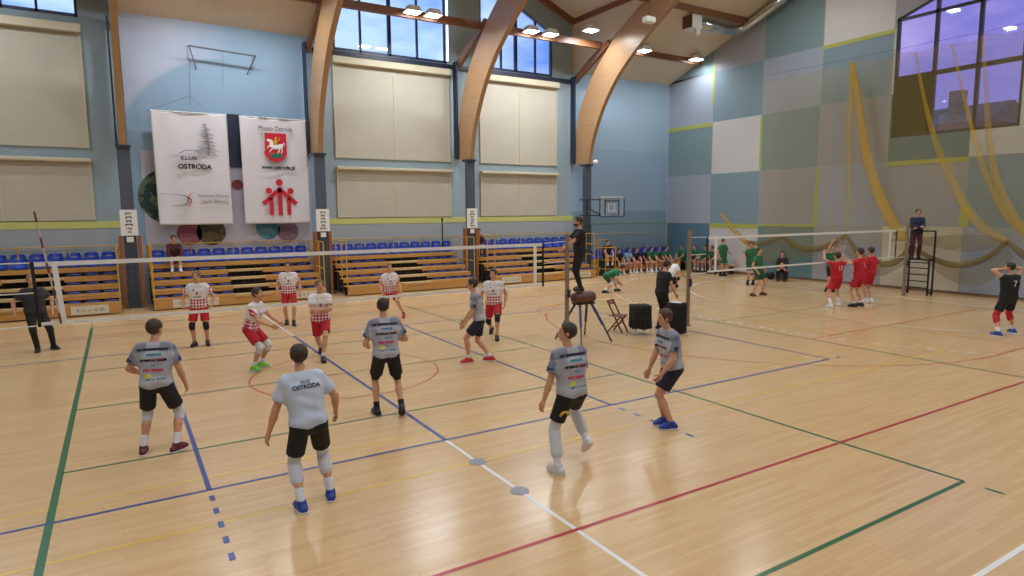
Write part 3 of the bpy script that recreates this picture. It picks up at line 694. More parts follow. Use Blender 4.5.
lg.build('figures_logo', M_redp, b2)
# poster with round pictures behind the banners, navy panel between
ps = empty('wall_poster', (0, 13.96, 1.9)); tag(ps, 'wide pale poster with round pictures behind the two white banners', 'poster')
MB().box(-2.85, 3.0, -.0, .02, -.3, 3.5).build('sheet', mat('pale_poster', S(178, 176, 190), .7, var=.06, scale=1), ps)
def pic(x, z, r, c, c2, nm):
    m_, q = newmat(nm, .6); o_ = q.obj(); q.col(q.mx(q.M('GREATER_THAN', q.noise(o_, 2.2, 4), .5), c, c2))
    o = MB().prism([(r * math.cos(2 * math.pi * i / 32), 0, r * math.sin(2 * math.pi * i / 32)) for i in range(32)], (0, -.012, 0)).build('round_picture', m_, ps); o.location = (x, -.001, z)
pic(-2.0, 1.9, 1.0, S(28, 52, 50), S(88, 110, 70), 'picture_dark_green'); pic(-1.45, .55, .42, S(128, 66, 84), S(150, 90, 100), 'picture_pink')
pic(-.72, .6, .5, S(60, 62, 44), S(96, 84, 52), 'picture_olive'); pic(1.3, .72, .45, S(52, 108, 134), S(84, 134, 150), 'picture_teal'); pic(2.05, .55, .4, S(110, 92, 116), S(136, 110, 128), 'picture_mauve')
pic(.28, 2.35, .2, S(128, 44, 56), S(120, 60, 70), 'picture_red')
MB().box(.05, .55, -.04, -.0, 3.0, 4.95).build('navy_strip', M_navy, ps)
# folded wall bracket above the banners
br_ = empty('wall_bracket', (-.02, 13.98, 8.95)); tag(br_, 'thin dark metal wall bracket above the white banners', 'bracket')
mb = MB(); mb.tube([(-1.1, -.5, .1), (1.1, -.5, .0)], .035, 6); mb.tube([(-1.1, -.5, .1), (-.85, 0, -.6)], .02, 6); mb.tube([(1.1, -.5, 0), (.85, 0, -.6)], .02, 6)
mb.tube([(-1.1, -.5, .1), (-1.1, 0, .2)], .02, 6); mb.tube([(1.1, -.5, 0), (1.1, 0, .15)], .02, 6)
for q in ((-1.1, -1.9), (0, -1.2)): mb.tube([(q[0], -.45, 0), (q[0] - .05, -.3, q[1])], .006, 4)
mb.tube([(-1.15, -.3, -1.6), (-2.9, -.1, -2.35)], .006, 4); mb.tube([(-1.15, -.3, -1.6), (-.5, -.2, -2.2)], .006, 4)
mb.build('tube_frame', mat('bracket_grey', S(100, 108, 122), .5), br_)

# ---------------- basketball hoop on the fourth column ----------------
bh = empty('basketball_hoop', (16.95, 12.0, 3.36)); tag(bh, 'small basketball backboard on a folded dark frame fixed to the fourth column', 'basketball hoop')
MB().box(-.70, .74, -.02, .02, -.44, .47).build('backboard', mat('clear_board', S(150, 176, 200), .2), bh, bevel=.01)
fr = MB()
for a, b in (((-.74, -.46), (.80, -.46)), ((-.74, .4), (-.74, -.46)), ((.80, .4), (.80, -.46)), ((-.42, -.4), (-.42, .35)), ((.46, -.4), (.46, .35)), ((-.42, .3), (.46, .3))): fr.bar((a[0], -.05, a[1]), (b[0], -.05, b[1]), .035)
fr.build('board_frame', M_navy, bh)
MB().bar((-.68, -.05, .48), (.72, -.05, .48), .05).build('top_edge', M_white, bh)
mk = MB()
for a, b in (((-.2, -.2), (.2, -.2)), ((-.2, .15), (.2, .15)), ((-.2, -.2), (-.2, .15)), ((.2, -.2), (.2, .15))): mk.bar((a[0], -.03, a[1]), (b[0], -.03, b[1]), .035)
mk.build('target_square', M_white, bh)
MB().tube([(.22 * math.cos(a), -.3 + .22 * math.sin(a), -.36) for a in [2 * math.pi * i / 20 for i in range(21)]], .016, 6).build('rim', mat('rim_orange', S(120, 50, 36), .5), bh)
ar = MB()
for z in (-.4, .35): ar.bar((-1.5, .55, z), (-.66, .05, z), .05); ar.bar((-1.5, .0, z), (-.66, 0, z), .05)
ar.bar((-1.5, 0, -.4), (-1.5, 0, .35), .05); ar.bar((-1.5, .0, .0), (-.66, 0, -.38), .04); ar.bar((-1.5, .55, -.4), (-1.5, .0, -.4), .05); ar.bar((-1.5, .55, .35), (-1.5, .0, .35), .05); ar.bar((-1.1, .7, -.4), (-1.5, .55, -.4), .05)
ar.build('swing_arm', M_navy, bh)
# dome camera on the fourth column
o = MB().ell((0, 0, 0), (.13, .13, .12), 14, 10).box(-.03, .03, 0, .12, -.02, .05).build('security_camera', M_white, smooth=True); o.location = (16.4, 12.55, 5.55); tag(o, 'small white dome camera at the top of the fourth column', 'camera')

# ---------------- volleyball nets ----------------
def vnet(x0, x1, e0, e1, label, rope_l, rope_r, anten, tilt=0.0):
    cx = (x0 + x1) / 2; r = empty('volleyball_net', (cx, 0, 0)); tag(r, label, 'volleyball net', 'volleyball nets across the hall')
    z0, z1 = 1.43, 2.43; mb = MB()
    sag = lambda X: -.02 * math.cos((X - cx) / (x1 - x0) * math.pi)
    n = int((e1 - e0) / .1)
    for i in range(n + 1):
        X = e0 + (e1 - e0) * i / n; mb.bar((X - cx, 0, z0), (X - cx, 0, z1), .0016)
    for k in range(11):
        z = z0 + .1 * k; mb.bar((e0 - cx, 0, z), (e1 - cx, 0, z), .0016)
    mb.build('netting', mat('net_cord', S(150, 140, 120), .8), r)
    MB().box(e0 - cx, e1 - cx, -.006, .006, z1 - .07, z1).build('top_band', M_white, r)
    MB().box(e0 - cx, e1 - cx, -.006, .006, z0, z0 + .05).build('bottom_band', M_white, r)
    for X in (x0, x1): MB().bar((X - cx - tilt * (X < cx), 0, z1), (X - cx, 0, z0), .075, .02, up=(0, 1, 0)).build('side_band', M_white, r)
    for X in (e0, e1): MB().bar((X - cx - tilt * .4 * (X < cx), 0, z1 + .01), (X - cx, 0, z0 - .02), .045, .022, up=(0, 1, 0)).build('end_strap', M_black, r)
    for (a, b, za, zb) in ((rope_l, e0, 2.43, 2.42), (rope_l, e0, 1.95, 1.95), (rope_l, e0, 1.42, 1.43), (e1, rope_r, 2.42, 2.45), (e1, rope_r, 1.95, 1.98), (e1, rope_r, 1.43, 1.42)):
        MB().tube([(a - cx, 0, za), (b - cx, 0, zb)], .009, 5).build('rope', M_white, r)
    for X in anten:
        an = MB(); 
        for k in range(9): an.tube([(X - cx - .024 * k, -.02, z0 + .2 * k), (X - cx - .024 * (k + 1), -.02, z0 + .2 * (k + 1))], .012, 6)
        o_ = an.build('antenna', mat('antenna_white', S(190, 170, 160), .5), r)
        o_.rotation_euler = (0, 0, 0)
        bd = MB()
        for k in (0, 2, 4, 6, 8): bd.tube([(X - cx - .024 * k - .0024, -.02, z0 + .2 * k + .02), (X - cx - .024 * k - .0216, -.02, z0 + .2 * k + .18)], .0145, 6)
        bd.build('antenna_band', mat('antenna_red', S(110, 40, 40), .5), o_)
    return r
vnet(-4.52, 4.5, -4.84, 4.72, 'near volleyball net between the grey team and the red-white team', -6.8, 5.4, [-4.56], .07)
vnet(10.6, 19.6, 10.25, 20.0, 'far volleyball net in front of the green team by the panelled wall', 9.55, 20.75, [])
def post(X, Y, h_, lab):
    r = empty('net_post', (X, Y, 0)); tag(r, lab, 'post', 'volleyball net posts')
    MB().tube([(0, 0, 0), (0, 0, h_)], .055, 14).build('tube', mat('post_bronze', S(148, 128, 110), .4, metal=.3), r, smooth=False)
    MB().tube([(0, 0, 0), (0, 0, .02)], .11, 16).build('floor_collar', mat('grey_cover', S(140, 142, 148), .4), r)
    MB().box(-.04, .04, -.1, -.05, 1.1, 1.3).build('winch', M_navy, r, bevel=.01)
post(5.42, 0, 2.62, 'bronze net post in front of the standing referee')
post(9.55, 0, 2.62, 'bronze net post right of the black score table')
post(20.75, 0, 2.62, 'bronze net post beside the tall umpire ladder')

# ---------------- referee buck, chairs, table, umpire stand ----------------
bk = empty('gym_buck', (5.92, .0, 0)); tag(bk, 'brown leather gym buck on splayed blue legs with the referee standing on it', 'gym buck')
mb = MB(); L_ = .30
mb.tube([(-L_ - .03, 0, 1.06), (-L_, 0, 1.06), (-L_ * .6, 0, 1.06), (L_ * .6, 0, 1.06), (L_, 0, 1.06), (L_ + .03, 0, 1.06)], [.06, .13, .165, .165, .13, .06], 18)
o = mb.build('padded_body', mat('brown_leather', S(96, 56, 46), .45), bk, smooth=True)
o.scale = (1, 1.0, .95); o.location = (0, 0, .055)
MB().box(-.26, .26, -.13, .13, .9, .94).build('underframe', M_black, bk)
for sx in (-1, 1):
    for sy in (-1, 1):
        MB().bar((sx * .17, sy * .08, .93), (sx * .34, sy * .34, .40), .06, .05).build('leg', mat('blue_steel', S(48, 66, 118), .4), bk)
        MB().bar((sx * .33, sy * .325, .44), (sx * .46, sy * .53, .0), .04, .035).build('leg_extension', mat('grey_steel', S(100, 96, 92), .4, metal=.5), bk)
# folding wooden chair
fc = empty('folding_chair', (*G(618, 332), 0), math.radians(25)); tag(fc, 'folding wooden slatted chair standing beside the net between referee and score table', 'chair')
M_cw = mat('red_brown_wood', S(116, 66, 48), .5)
for s in (-1, 1):
    MB().bar((s * .2, .22, 0), (s * .2, -.16, .46), .03, .035).build('leg', M_cw, fc)
    MB().bar((s * .17, -.2, 0), (s * .17, .24, .84), .03, .035).build('leg', M_cw, fc)
sl = MB()
for i in range(5): sl.box(-.2, .2, -.18 + i * .075, -.12 + i * .075, .44, .46)
sl.build('seat', M_cw, fc)
sl = MB(); sl.bar((-.18, .20, .76), (.18, .20, .76), .02, .05); sl.bar((-.18, .225, .82), (.18, .225, .82), .02, .05); sl.build('backrest', M_cw, fc)
MB().bar((-.18, -.08, .24), (.18, -.08, .24), .02).bar((-.18, .1, .15), (.18, .1, .15), .02).build('stretcher', M_cw, fc)
# chair draped with black jackets
dc = empty('draped_chair', (*G(640, 334), 0), math.radians(-20)); tag(dc, 'chair draped with a black jacket between the folding chair and score table', 'chair')
for sx in (-.2, .2):
    for sy in (-.18, .18): MB().tube([(sx, sy, 0), (sx, sy, .44)], .014, 6).build('leg', M_silver, dc)
MB().box(-.22, .22, -.22, .22, .43, .47).build('seat', M_black, dc, bevel=.01)
def drape(w, d, z0, z1, amp, seed, n=48):
    random.seed(seed); ph = random.uniform(0, 6); vv = []; lv = 10; pts = []
    per = 2 * (w + d) * 2
    for i in range(n):
        t = i / n * 4; k = int(t); f_ = t - k
        p = [(-w + 2 * w * f_, -d), (w, -d + 2 * d * f_), (w - 2 * w * f_, d), (-w, d - 2 * d * f_)][k]; pts.append(p)
    for j in range(lv + 1):
        v = j / lv
        for i, p in enumerate(pts):
            l = math.hypot(*p) or 1; o_ = 1 + amp * v * math.sin(i * 1.9 + ph + .5 * math.sin(i)) / l
            vv.append((p[0] * o_, p[1] * o_, z1 + (z0 - z1) * v + (0.02 * math.sin(i * .7) if j == lv else 0)))
    mb = MB(); mb.add(vv, [(j * n + i, (j + 1) * n + i, (j + 1) * n + (i + 1) % n, j * n + (i + 1) % n) for j in range(lv) for i in range(n)] + [tuple(range(n))]); return mb
M_bc = mat('black_cloth', S(20, 20, 22), .85)
drape(.22, .22, .16, .76, .03, 4).build('jacket', M_bc, dc, smooth=True)
tb = empty('score_table', (*G(676, 333), 0), math.radians(-25)); tag(tb, 'small score table under a black cloth behind the boy in the grey jersey', 'table')
MB().box(-.19, .19, -.19, .19, .76, .79).build('tabletop', M_black, tb)
for sx in (-.15, .15):
    for sy in (-.15, .15): MB().bar((sx, sy, 0), (sx, sy, .76), .03).build('leg', M_silver, tb)
drape(.20, .20, .02, .80, .012, 9).build('tablecloth', M_bc, tb, smooth=True)
o = MB().box(-.11, .11, -.15, .15, 0, .012).build('paper_sheet', M_white); _g = G(676, 333); o.location = (_g[0] - .02, _g[1], .803); o.rotation_euler = (0, 0, .4); tag(o, 'white paper lying on the black score table', 'paper')
# umpire ladder
us = empty('umpire_ladder', (21.45, -.12, 0)); tag(us, 'tall black umpire ladder stand at the far end of the far net', 'umpire stand')
fr = MB()
for y in (-.42, .42):
    fr.bar((0.16, y, 0), (.16, y, 2.35), .05); fr.bar((-.16, y, 0), (-.16, y, 1.3 if y < 0 else 2.35), .05)
    fr.bar((-.16, y, 1.3), (.16, y, 1.3), .05); fr.bar((-.16, y, .1), (.16, y, .1), .05)
fr.bar((.16, -.42, 2.35), (.16, .1, 2.35), .05); fr.build('frame', M_black, us)
for z in (.28, .52, .76, 1.0, 1.2): MB().bar((-.16, -.42, z), (-.16, .42, z), .05, .035).build('rung', M_black, us)
MB().box(-.2, .2, -.44, .44, 1.29, 1.33).build('platform', M_dark, us, bevel=.005)
MB().box(-.20, -.14, .39, .45, 0, 2.4).build('pad', M_black, us, bevel=.02)

# ---------------- duct, sensor, bits on the ceiling ----------------
du = empty('air_duct', (21.3, 9.2, 11.7)); tag(du, 'silver round air duct with square outlet box below the roof by the right wall', 'duct')
P = lambda X, Y, Z: (X - 21.3, Y - 9.2, Z - 11.7)
MB().tube([P(22.3, 6.2, 12.72), P(22.3, 8.2, 11.95), P(22.2, 8.75, 11.7), P(21.8, 9.0, 11.62), P(21.2, 9.05, 11.6), P(19.3, 9.05, 11.6)], .22, 18).build('pipe', M_silver, du, smooth=True)
mb = MB()
for k in range(6): mb.tube([P(19.7 + k * .25, 9.05, 11.6), P(19.73 + k * .25, 9.05, 11.6)], .232, 18)
mb.build('pipe_seam', M_silver, du)
MB().box(-2.55, -1.95, -.5, .15, -.42, .2).build('outlet_box', M_white, du, bevel=.02); MB().box(-2.57, -2.55, -.46, .1, -.38, .15).build('grille', mat('brown_grille', S(92, 70, 52), .6), du)
MB().box(-2.25, -2.0, -.45, -.2, -.68, -.42).build('sensor_box', M_white, du, bevel=.01)
_h = hit(649, 20, 1, 7.3); SBX, SBZ = float(_h[0]), float(_h[2])
sb = empty('ceiling_speaker', (SBX, 7.3, SBZ)); tag(sb, 'small white box hanging on a cable in front of the fourth arch', 'speaker')
MB().box(-.24, .24, -.16, .16, -.12, .12).build('box', M_white, sb, bevel=.05); MB().tube([(0, 0, .1), (0, 0, roof_z(7.3) - SBZ)], .01, 6).build('cable', M_black, sb)

# ---------------- protective netting along the right wall ----------------
XN = 22.05
def HN(px, py): h_ = hit(px, py, 0, XN); return (float(h_[1]), float(h_[2]))
pn = empty('protective_net', (XN, 3, 0)); tag(pn, 'yellow protective netting gathered in bunches along the panelled right wall', 'netting')
cb = MB(); cb.tube([(0, 4.2, 9.25), (0, -1, 9.2), (0, -7, 9.15), (0, -12, 9.0)], .006, 5); cb.build('cable', M_black, pn)
def netbot(y):
    return 1.35 + .55 * abs(math.sin((y - .2) * .62))
vv = []; ny = 140; nz_ = 18
y0_, y1_ = 7.2, -9.0
for j in range(nz_ + 1):
    for i in range(ny + 1):
        y = y0_ + (y1_ - y0_) * i / ny; v = j / nz_; zt = 9.2 - .25 * abs(math.sin(y * 2.1)) ** .5 * (0 if v > 0 else 1); zb = netbot(y)
        vv.append((.10 * math.sin(y * 4.3 + v) + .05 * math.sin(y * 11), y - 3, zt + (zb - zt) * v))
vl = MB().add(vv, [(j * (ny + 1) + i, (j + 1) * (ny + 1) + i, (j + 1) * (ny + 1) + i + 1, j * (ny + 1) + i + 1) for j in range(nz_) for i in range(ny)])
vl.build('veil', M_veil, pn, smooth=True)
def bunch(pts, rs, nm='bunch', m=None, flat=.5):
    q = [HN(*p) for p in pts]; n = len(q); P3 = curve_pts(q, 5); rr = np.interp(np.linspace(0, n - 1, len(P3)), range(n), rs)
    mb = MB(); k = 16; vv = []
    for i, p in enumerate(P3):
        d = (P3[min(i + 1, len(P3) - 1)] - P3[max(i - 1, 0)]).normalized(); nn = Vector((-d.y, d.x))
        for a in range(k):
            t = 2 * math.pi * a / k; w_ = rr[i] * (1 + .22 * math.sin(5 * t + .3 * i)); 
            vv.append((-.12 + w_ * flat * math.sin(t), p.x + nn.x * w_ * math.cos(t) - 3, p.y + nn.y * w_ * math.cos(t)))
    L = len(P3); mb.add(vv, [(i * k + a, i * k + (a + 1) % k, (i + 1) * k + (a + 1) % k, (i + 1) * k + a) for i in range(L - 1) for a in range(k)])
    mb.build(nm, m or M_bunch, pn, smooth=True)
bunch([(853, 62), (854, 80), (851, 120), (850, 180), (849, 236)], [.06, .14, .10, .07, .05], m=gauze('thin_yellow_netting', S(206, 168, 50), .25))
bunch([(854, 62), (858, 90), (864, 130), (872, 170), (886, 208), (906, 240)], [.08, .14, .16, .17, .20, .16])
bunch([(917, 52), (924, 90), (934, 130), (948, 170), (966, 205), (985, 228), (1009, 241)], [.04, .05, .09, .12, .15, .14, .08], m=gauze('mid_yellow_netting', S(206, 172, 52), .28))
bunch([(953, 44), (962, 80), (974, 130), (988, 175), (1006, 212), (1030, 238)], [.03, .05, .07, .09, .12, .1], m=MATS.get('z') or gauze('mid_yellow_netting_b', S(206, 172, 52), .28))
bunch([(984, 36), (988, 90), (991, 140), (1000, 185), (1022, 226), (1050, 244)], [.03, .06, .09, .11, .14, .1], m=gauze('mid_yellow_netting_c', S(206, 172, 52), .28))
bunch([(722, 213), (734, 228), (746, 241), (757, 247)], [.05, .10, .12, .06])
# swagged lower hem
def swag(pts, r, m=None, nm='swag'): bunch(pts, r, nm, m or M_swag, .4)
swag([(746, 242), (765, 243), (785, 237), (795, 245), (812, 249), (830, 245), (848, 235)], [.08, .10, .06, .11, .12, .10, .05])
swag([(848, 235), (858, 250), (872, 261), (890, 264), (903, 257), (912, 246)], [.05, .10, .12, .12, .10, .06])
swag([(912, 246), (930, 256), (950, 264), (970, 264), (990, 256), (1009, 241)], [.06, .08, .10, .10, .09, .05])
swag([(1009, 241), (1022, 252), (1040, 262), (1070, 262)], [.05, .10, .12, .1])
def hemsheet(top, bot):
    n = 24; tp = np.array([HN(*p) for p in top]); bt = np.array([HN(*p) for p in bot]); mb = MB(); vv = []
    for q in (tp, bt):
        pass
    T = curve_pts([tuple(a) for a in tp], 6); B = curve_pts([tuple(a) for a in bt], 6); n = min(len(T), len(B))
    for i in range(n):
        for k in range(5):
            v = k / 4; p = T[i] * (1 - v) + B[i] * v; vv.append((-.05 + .05 * math.sin(i * .9 + k), p.x - 3, p.y))
    mb.add(vv, [(i * 5 + k, (i + 1) * 5 + k, (i + 1) * 5 + k + 1, i * 5 + k + 1) for i in range(n - 1) for k in range(4)])
    mb.build('hem', M_swagveil, pn, smooth=True)
hemsheet([(745, 242), (765, 243), (785, 237), (812, 249), (848, 236)], [(748, 250), (768, 262), (788, 260), (812, 256), (848, 244)])
hemsheet([(848, 236), (865, 256), (885, 262), (905, 253), (912, 246)], [(846, 252), (862, 268), (882, 276), (902, 266), (914, 252)])
hemsheet([(912, 246), (940, 258), (962, 264), (985, 258), (1009, 241)], [(914, 252), (938, 272), (968, 287), (992, 280), (1014, 258)])
hemsheet([(884, 240), (940, 236), (962, 234), (990, 236), (1009, 241)], [(890, 240), (930, 246), (962, 252), (985, 250), (1009, 243)])

# ---------------- houses outside the right window ----------------
def house(X, y0, y1, ze, zr, wallc, roofc, lab):
    r = empty('house', (X, (y0 + y1) / 2, 0)); tag(r, lab, 'house', 'houses seen through the big window'); w = (y1 - y0) / 2
    MB().box(0, 8, -w, w, 0, ze).build('walls', mat('house_wall_%d' % int(X * 10 + y0), wallc, .8), r)
    MB().prism([(-.3, -w - .3, ze), (4, -w - .3, zr), (8.3, -w - .3, ze)], (0, 2 * w + .6, 0)).build('roof', mat('house_roof_%d' % int(X * 10 + y0), roofc, .7), r)
    MB().box(2.6, 3.4, -.5, .5, ze, zr + 1.1).build('chimney', mat('house_chimney', S(120, 84, 84), .8), r)
def GX(px, py, X): h_ = hit(px, py, 0, X); return float(h_[1]), float(h_[2])
a = GX(934, 122, 52); b = GX(985, 112, 52); c_ = GX(993, 130, 60); d_ = GX(1030, 108, 60)
house(52, b[0], a[0] + 3, b[1] - .6, b[1] + 1.2, S(96, 62, 74), S(84, 56, 64), 'red-brown house roof outside the big window on the left')
house(62, d_[0] - 6, c_[0] + 3, d_[1] - 2.5, d_[1] + 1.2, S(60, 52, 96), S(44, 42, 90), 'dark blue-roofed house outside the big window on the right')
# ---------------- people: smooth-union distance fields meshed with surface nets ----------------
def surface_nets(V, org, vox):
    s = V < 0; nx, ny, nz = V.shape
    acc = np.zeros((nx - 1, ny - 1, nz - 1, 3)); cnt = np.zeros((nx - 1, ny - 1, nz - 1))
    corners = [(i, j, k) for i in (0, 1) for j in (0, 1) for k in (0, 1)]
    def sub(A, c): return A[c[0]:c[0] + nx - 1, c[1]:c[1] + ny - 1, c[2]:c[2] + nz - 1]
    for c in corners:
        for ax in range(3):
            if c[ax]: continue
            d = list(c); d[ax] = 1
            a = sub(V, c); b = sub(V, d); m = sub(s, c) != sub(s, d)
            if not m.any(): continue
            t = np.where(m, a / np.where(np.abs(a - b) < 1e-12, 1e-12, a - b), 0)
            for q in range(3): acc[..., q] += np.where(m, c[q] + (t if q == ax else 0), 0)
            cnt += m
    act = cnt > 0; idx = -np.ones(act.shape, int); idx[act] = np.arange(act.sum())
    ijk = np.argwhere(act); P = org + (ijk + acc[act] / cnt[act][:, None]) * vox
    faces = []
    for ax in range(3):
        o1, o2 = [(1, 2), (2, 0), (0, 1)][ax]
        sl = [slice(0, None)] * 3; A = np.take(s, range(0, s.shape[ax] - 1), ax); B = np.take(s, range(1, s.shape[ax]), ax)
        e = np.argwhere(A != B)
        e = e[(e[:, o1] > 0) & (e[:, o2] > 0) & (e[:, o1] < V.shape[o1] - 1) & (e[:, o2] < V.shape[o2] - 1)]
        if not len(e): continue
        q = []
        for da, db in ((-1, -1), (0, -1), (0, 0), (-1, 0)):
            f = e.copy(); f[:, o1] += da; f[:, o2] += db; q.append(idx[f[:, 0], f[:, 1], f[:, 2]])
        q = np.stack(q, 1); flip = ~s[e[:, 0], e[:, 1], e[:, 2]]; q[flip] = q[flip][:, ::-1]; faces.append(q)
    F_ = np.concatenate(faces); F_ = F_[(F_ >= 0).all(1)]
    return P, F_
def cap(a, b, ra, rb, clip=None): return ('c', np.array(a, float), np.array(b, float), ra, rb, clip)
def elp(c, axes, r, clip=None): return ('e', np.array(c, float), axes, np.array(r, float), 0, clip)
def evalp(p, X):
    if p[0] == 'c':
        a, b, ra, rb = p[1:5]; ab = b - a; L = ab @ ab; t = np.clip(((X - a) @ ab) / max(L, 1e-9), 0, 1)
        d = np.linalg.norm(X - a - t[..., None] * ab, axis=-1) - (ra + t * (rb - ra))
    else:
        q = (X - p[1]) @ np.array(p[2]).T; r = p[3]; k0 = np.linalg.norm(q / r, axis=-1); k1 = np.linalg.norm(q / (r * r), axis=-1)
        d = k0 * (k0 - 1) / np.maximum(k1, 1e-9)
    if p[5]:
        for n_, o_ in p[5]: d = np.maximum(d, (X - o_) @ n_)
    return d
def bounds(p):
    if p[0] == 'c': m = max(p[3], p[4]); return np.minimum(p[1], p[2]) - m, np.maximum(p[1], p[2]) + m
    m = max(p[3]); return p[1] - m, p[1] + m
def field_mesh(prims, vox, k=.03, clips=(), cut=()):
    bs = [bounds(p) for p in prims]; lo = np.min([b[0] for b in bs], 0) - 3 * vox; hi = np.max([b[1] for b in bs], 0) + 3 * vox
    n = np.ceil((hi - lo) / vox).astype(int) + 1; V = np.full(tuple(n), 1.0)
    ax = [lo[i] + np.arange(n[i]) * vox for i in range(3)]; mg = max(.05, 2.5 * vox)
    for p, b in zip(prims, bs):
        i0 = np.maximum(((b[0] - mg - lo) / vox).astype(int), 0); i1 = np.minimum(((b[1] + mg - lo) / vox).astype(int) + 2, n)
        X = np.stack(np.meshgrid(ax[0][i0[0]:i1[0]], ax[1][i0[1]:i1[1]], ax[2][i0[2]:i1[2]], indexing='ij'), -1)
        d = evalp(p, X); S_ = V[i0[0]:i1[0], i0[1]:i1[1], i0[2]:i1[2]]
        h = np.clip(.5 + .5 * (S_ - d) / k, 0, 1); V[i0[0]:i1[0], i0[1]:i1[1], i0[2]:i1[2]] = S_ * (1 - h) + d * h - k * h * (1 - h)
    if clips:
        X = np.stack(np.meshgrid(*ax, indexing='ij'), -1)
        for n_, o_ in clips: V = np.maximum(V, (X - o_) @ n_)
    return surface_nets(V, lo, vox)
def mk(name, P, F_, m, parent, attr=None, extra=None):
    me = bpy.data.meshes.new(name)
    v = P.tolist(); f = F_.tolist()
    if extra: n0 = len(v); v += extra.v; f += [tuple(n0 + i for i in q) for q in extra.f]
    me.from_pydata(v, [], f); me.update(); me.materials.append(m)
    me.polygons.foreach_set('use_smooth', [True] * len(me.polygons))
    if attr is not None:
        at = me.attributes.new('tc', 'FLOAT_VECTOR', 'POINT'); A = np.zeros((len(v), 3)); A[:len(P)] = attr; at.data.foreach_set('vector', A.ravel())
    o = bpy.data.objects.new(name, me); C.objects.link(o); o.parent = parent; return o
def nrm(v): v = np.asarray(v, float); return v / max(np.linalg.norm(v), 1e-9)
def ik(A, T, l1, l2, pole):
    A = np.asarray(A, float); T = np.asarray(T, float); d = T - A; L = np.linalg.norm(d); mxl = (l1 + l2) * .999
    if L > mxl: T = A + d / L * mxl; d = T - A; L = mxl
    if L < abs(l1 - l2) + .02: L = abs(l1 - l2) + .02
    u = nrm(d); a = (l1 * l1 - l2 * l2 + L * L) / (2 * L); h_ = math.sqrt(max(l1 * l1 - a * a, 0)); pl = np.asarray(pole, float); pl = nrm(pl - u * (pl @ u))
    return A + u * a + pl * h_, T

SKIN = {}
def skin(c):
    if c not in SKIN: SKIN[c] = mat('skin_%d' % len(SKIN), S(*c), .5, var=.05, scale=12)
    return SKIN[c]
SK1 = (206, 152, 122); SK2 = (190, 134, 104)
H_dark = mat('dark_brown_hair', S(52, 38, 32), .6, var=.3, scale=60); H_br = mat('brown_hair', S(76, 54, 38), .6, var=.3, scale=60); H_lt = mat('light_brown_hair', S(120, 88, 60), .6, var=.25, scale=60)
M_blk = mat('black_fabric', S(24, 24, 28), .8, var=.15); M_nvf = mat('navy_fabric', S(28, 32, 54), .8, var=.1); M_whf = mat('white_fabric', S(222, 222, 228), .8)
M_redf = mat('red_fabric', S(186, 26, 44), .75, var=.08); M_grn = mat('green_fabric', S(22, 104, 66), .75, var=.1); M_grn2 = mat('dark_green_fabric', S(18, 82, 56), .75, var=.1)
M_padw = mat('white_pad', S(208, 210, 220), .8, var=.08); M_dkred = mat('dark_red_shoe', S(96, 30, 38), .5); M_blu = mat('blue_shoe', S(30, 64, 150), .5, var=.2, scale=30)
M_neon = mat('neon_green_shoe', S(120, 200, 70), .5, var=.2, scale=30); M_rdsh = mat('red_shoe', S(190, 40, 44), .5); M_bksh = mat('black_shoe', S(26, 26, 30), .5); M_whsh = mat('white_shoe', S(216, 214, 216), .5)
M_ltb = mat('light_blue_fabric', S(126, 170, 206), .8); M_char = mat('charcoal_fabric', S(44, 46, 52), .8); M_soleb = mat('dark_sole', S(50, 48, 50), .7); M_eye = mat('eye_dark', S(40, 26, 22), .4); M_lip = mat('lip', S(150, 80, 76), .6)
M_maroon = mat('maroon_fabric', S(72, 28, 40), .8); M_suit = mat('navy_suit', S(24, 34, 62), .8)

